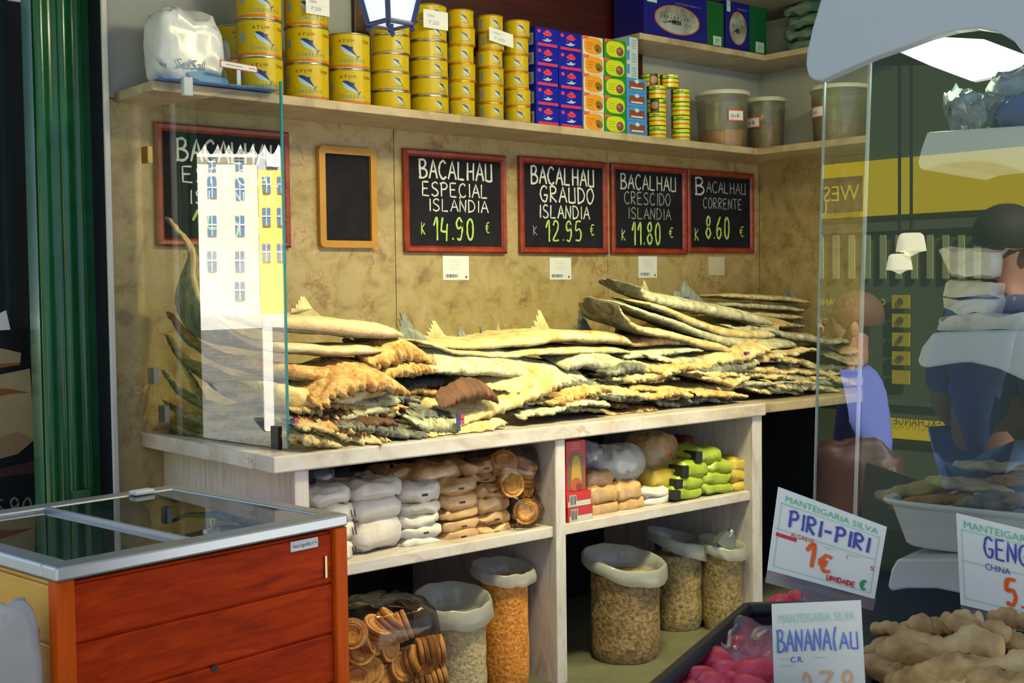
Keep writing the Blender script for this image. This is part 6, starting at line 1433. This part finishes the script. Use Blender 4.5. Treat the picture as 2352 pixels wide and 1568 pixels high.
# two lit glass lamps on the shop front
M_lampg = flat('lamp_glass', (.8, .8, .6), .3, emit=(1, .97, .62), est=9)
for px, py, hw in ((2093, 558, 32), (2066, 603, 28)):
    c = RP(px, py, 6.6); kk = 6.6 / F; R = hw * kk
    t = thing('wall_lamp', 'lit glass dome lamp, %s of the pair mirrored in the display pane' % ('upper' if py < 580 else 'lower'), 'lamp', c)
    MB().lathe([(.001, R * .70), (R * .62, R * .68), (R * .82, R * .5), (R * .92, 0), (R, -R * .55), (R * .55, -R * .62), (.001, -R * .9)], 28).build('glass_shade', M_lampg, t, smooth=60)
    MB().tube([(0, 0, R * .68), (0, 0, 3.1 - c.z)], .008, 8).build('stem', M_crate, t)
# people passing by
def person(label, px, pyhead, D, pose, top_m, low_m, hair_m, facing, bag=None):
    head = RP(px, pyhead, D); base = V((head.x, head.y, 0)); hz = head.z
    t = thing('person', label, 'person', base, facing)
    H = hz / .935
    J = dict(pel=(0, 0, .53), sp=(0, 0, .63), ch=(0, 0, .74), nk=(.01, 0, .835), hb=(.02, 0, .875), hd=(.03, 0, .935), ht=(.02, 0, .985),
             sl=(0, .095, .80), el=(-.02, .13, .64), wl=(.09, .12, .55), hl=(.13, .115, .53), sr=(0, -.095, .80), er=(-.03, -.13, .64), wr=(.07, -.12, .53), hr=(.11, -.115, .51),
             tl=(0, .05, .51), kl=(.05, .055, .285), al=(-.02, .055, .04), fl=(.07, .06, .018), tr=(0, -.05, .51), kr=(-.01, -.055, .285), ar=(-.10, -.055, .05), fr=(-.02, -.06, .018))
    R_ = dict(pel=.085, sp=.078, ch=.088, nk=.033, hb=.036, hd=.055, ht=.035, sl=.045, el=.030, wl=.020, hl=.018, sr=.045, er=.030, wr=.020, hr=.018, tl=.062, kl=.038, al=.023, fl=.018, tr=.062, kr=.038, ar=.023, fr=.018)
    E_ = [('pel', 'sp'), ('sp', 'ch'), ('ch', 'nk'), ('nk', 'hb'), ('hb', 'hd'), ('hd', 'ht'), ('ch', 'sl'), ('sl', 'el'), ('el', 'wl'), ('wl', 'hl'), ('ch', 'sr'), ('sr', 'er'), ('er', 'wr'), ('wr', 'hr'), ('pel', 'tl'), ('tl', 'kl'), ('kl', 'al'), ('al', 'fl'), ('pel', 'tr'), ('tr', 'kr'), ('kr', 'ar'), ('ar', 'fr')]
    def skin(names, edges, rs, name, m, infl=1.0, par=None):
        idx = {n_: i for i, n_ in enumerate(names)}; me = bpy.data.meshes.new('g'); me.from_pydata([V(J[n_]) * H for n_ in names], [(idx[a], idx[c]) for a, c in edges], [])
        o = bpy.data.objects.new('g', me); COL.objects.link(o); o.modifiers.new('s', 'SKIN'); o.modifiers.new('d', 'SUBSURF').levels = 2
        for n_, v in zip(names, me.skin_vertices[0].data): r = rs[n_] * H * infl; v.radius = (r * (.8 if n_ in ('ch', 'sp', 'pel') else 1), r * (1.1 if n_ in ('ch', 'sp', 'pel') else 1)); v.use_root = n_ == names[0]
        dg = bpy.context.evaluated_depsgraph_get(); m2 = bpy.data.meshes.new_from_object(o.evaluated_get(dg)); bpy.data.objects.remove(o)
        m2.materials.clear(); m2.materials.append(m); m2.polygons.foreach_set('use_smooth', [True] * len(m2.polygons))
        r = bpy.data.objects.new(name, m2); COL.objects.link(r); r.parent = t; return r
    M_skn = flat('skin', (.55, .30, .19), .5)
    skin(list(J), E_, R_, 'body', M_skn)
    tn = ['pel', 'sp', 'ch', 'sl', 'el', 'sr', 'er', 'tl', 'tr']
    skin(tn, [('pel', 'sp'), ('sp', 'ch'), ('ch', 'sl'), ('sl', 'el'), ('ch', 'sr'), ('sr', 'er'), ('pel', 'tl'), ('pel', 'tr')], dict(R_, el=.036, er=.036), 'shirt', top_m, 1.18)
    ln = ['pel', 'tl', 'kl', 'al', 'tr', 'kr', 'ar']
    skin(ln, [('pel', 'tl'), ('tl', 'kl'), ('kl', 'al'), ('pel', 'tr'), ('tr', 'kr'), ('kr', 'ar')], dict(R_, al=.034, ar=.034, pel=.08), 'trousers', low_m, 1.13)
    b = MB(); c = V((.012, 0, .945)) * H
    b.grid(lambda u, v: c + V((math.cos(2 * PI * u) * math.sin(PI * (.01 + .62 * v)) * .062 * H * (1 if math.cos(2 * PI * u) < .2 else .86), math.sin(2 * PI * u) * math.sin(PI * (.01 + .62 * v)) * .058 * H, math.cos(PI * .62 * v) * .056 * H + .008 * H)), 24, 12, wu=True); b.build('hair', hair_m, t, smooth=True)
    b = MB()
    b.ball(V((.088, 0, .925)) * H, (.010 * H, .008 * H, .012 * H)); b.build('nose', M_skn, t, smooth=True)
    for s in (-1, 1):
        b = MB(); b.ball(V((.078, s * .022, .937)) * H, .006 * H); b.build('eye', M_print, t, smooth=True)
        b = MB(); b.ball(V((.015, s * .058, .925)) * H, (.010 * H, .005 * H, .017 * H)); b.build('ear', M_skn, t, smooth=True)
    b = MB(); b.ball(V((.080, 0, .905)) * H, (.006 * H, .016 * H, .004 * H)); b.build('mouth', flat('lips', (.40, .10, .09), .5), t, smooth=True)
    return t, H
M_shirt = noisy('blue_shirt', [(.3, (.16, .22, .75)), (.7, (.24, .32, .88))], 4, 3, .8)
M_jean = noisy('blue_jeans', [(.3, (.05, .11, .26)), (.7, (.10, .20, .42))], 5, 4, .8)
vdir = math.atan2(FW.y, FW.x)
def face_mirror(deg):      # facing of a mirrored figure whose picture looks along deg (0 = picture right)
    rt_ = V((RI.x, RI.y, 0)).normalized(); v = rt_ * math.cos(math.radians(deg)) + V((FW.x, FW.y, 0)).normalized() * math.sin(math.radians(deg))
    m = v - DN * (2 * v.dot(DN)); return math.atan2(m.y, m.x)
t, H = person('person in a blue shirt with a brown shoulder bag, mirrored in the display pane', 1978, 744, 4.3, 0, M_shirt, M_jean, flat('brown_hair', (.20, .11, .05), .7), face_mirror(165))
bgo = bagmesh(.30, .12, .34, 150, .02, .6, False).build('shoulder_bag', flat('brown_leather', (.10, .05, .04), .5), None, smooth=True, loc=t.location + (V((RI.x, RI.y, 0)).normalized() * .12 - DN * 0) + V((0, 0, H * .47)))
tag(bgo, 'brown shoulder bag at the hip of the person in the blue shirt', 'bag'); bgo.location += DN * -.16; bgo.rotation_euler = (0, 0, face_mirror(165))
person('second person in blue clothes walking at the right, mirrored in the display pane', 2300, 560, 4.4, 0, M_jean, M_jean, flat('dark_hair', (.03, .02, .015), .7), face_mirror(20))
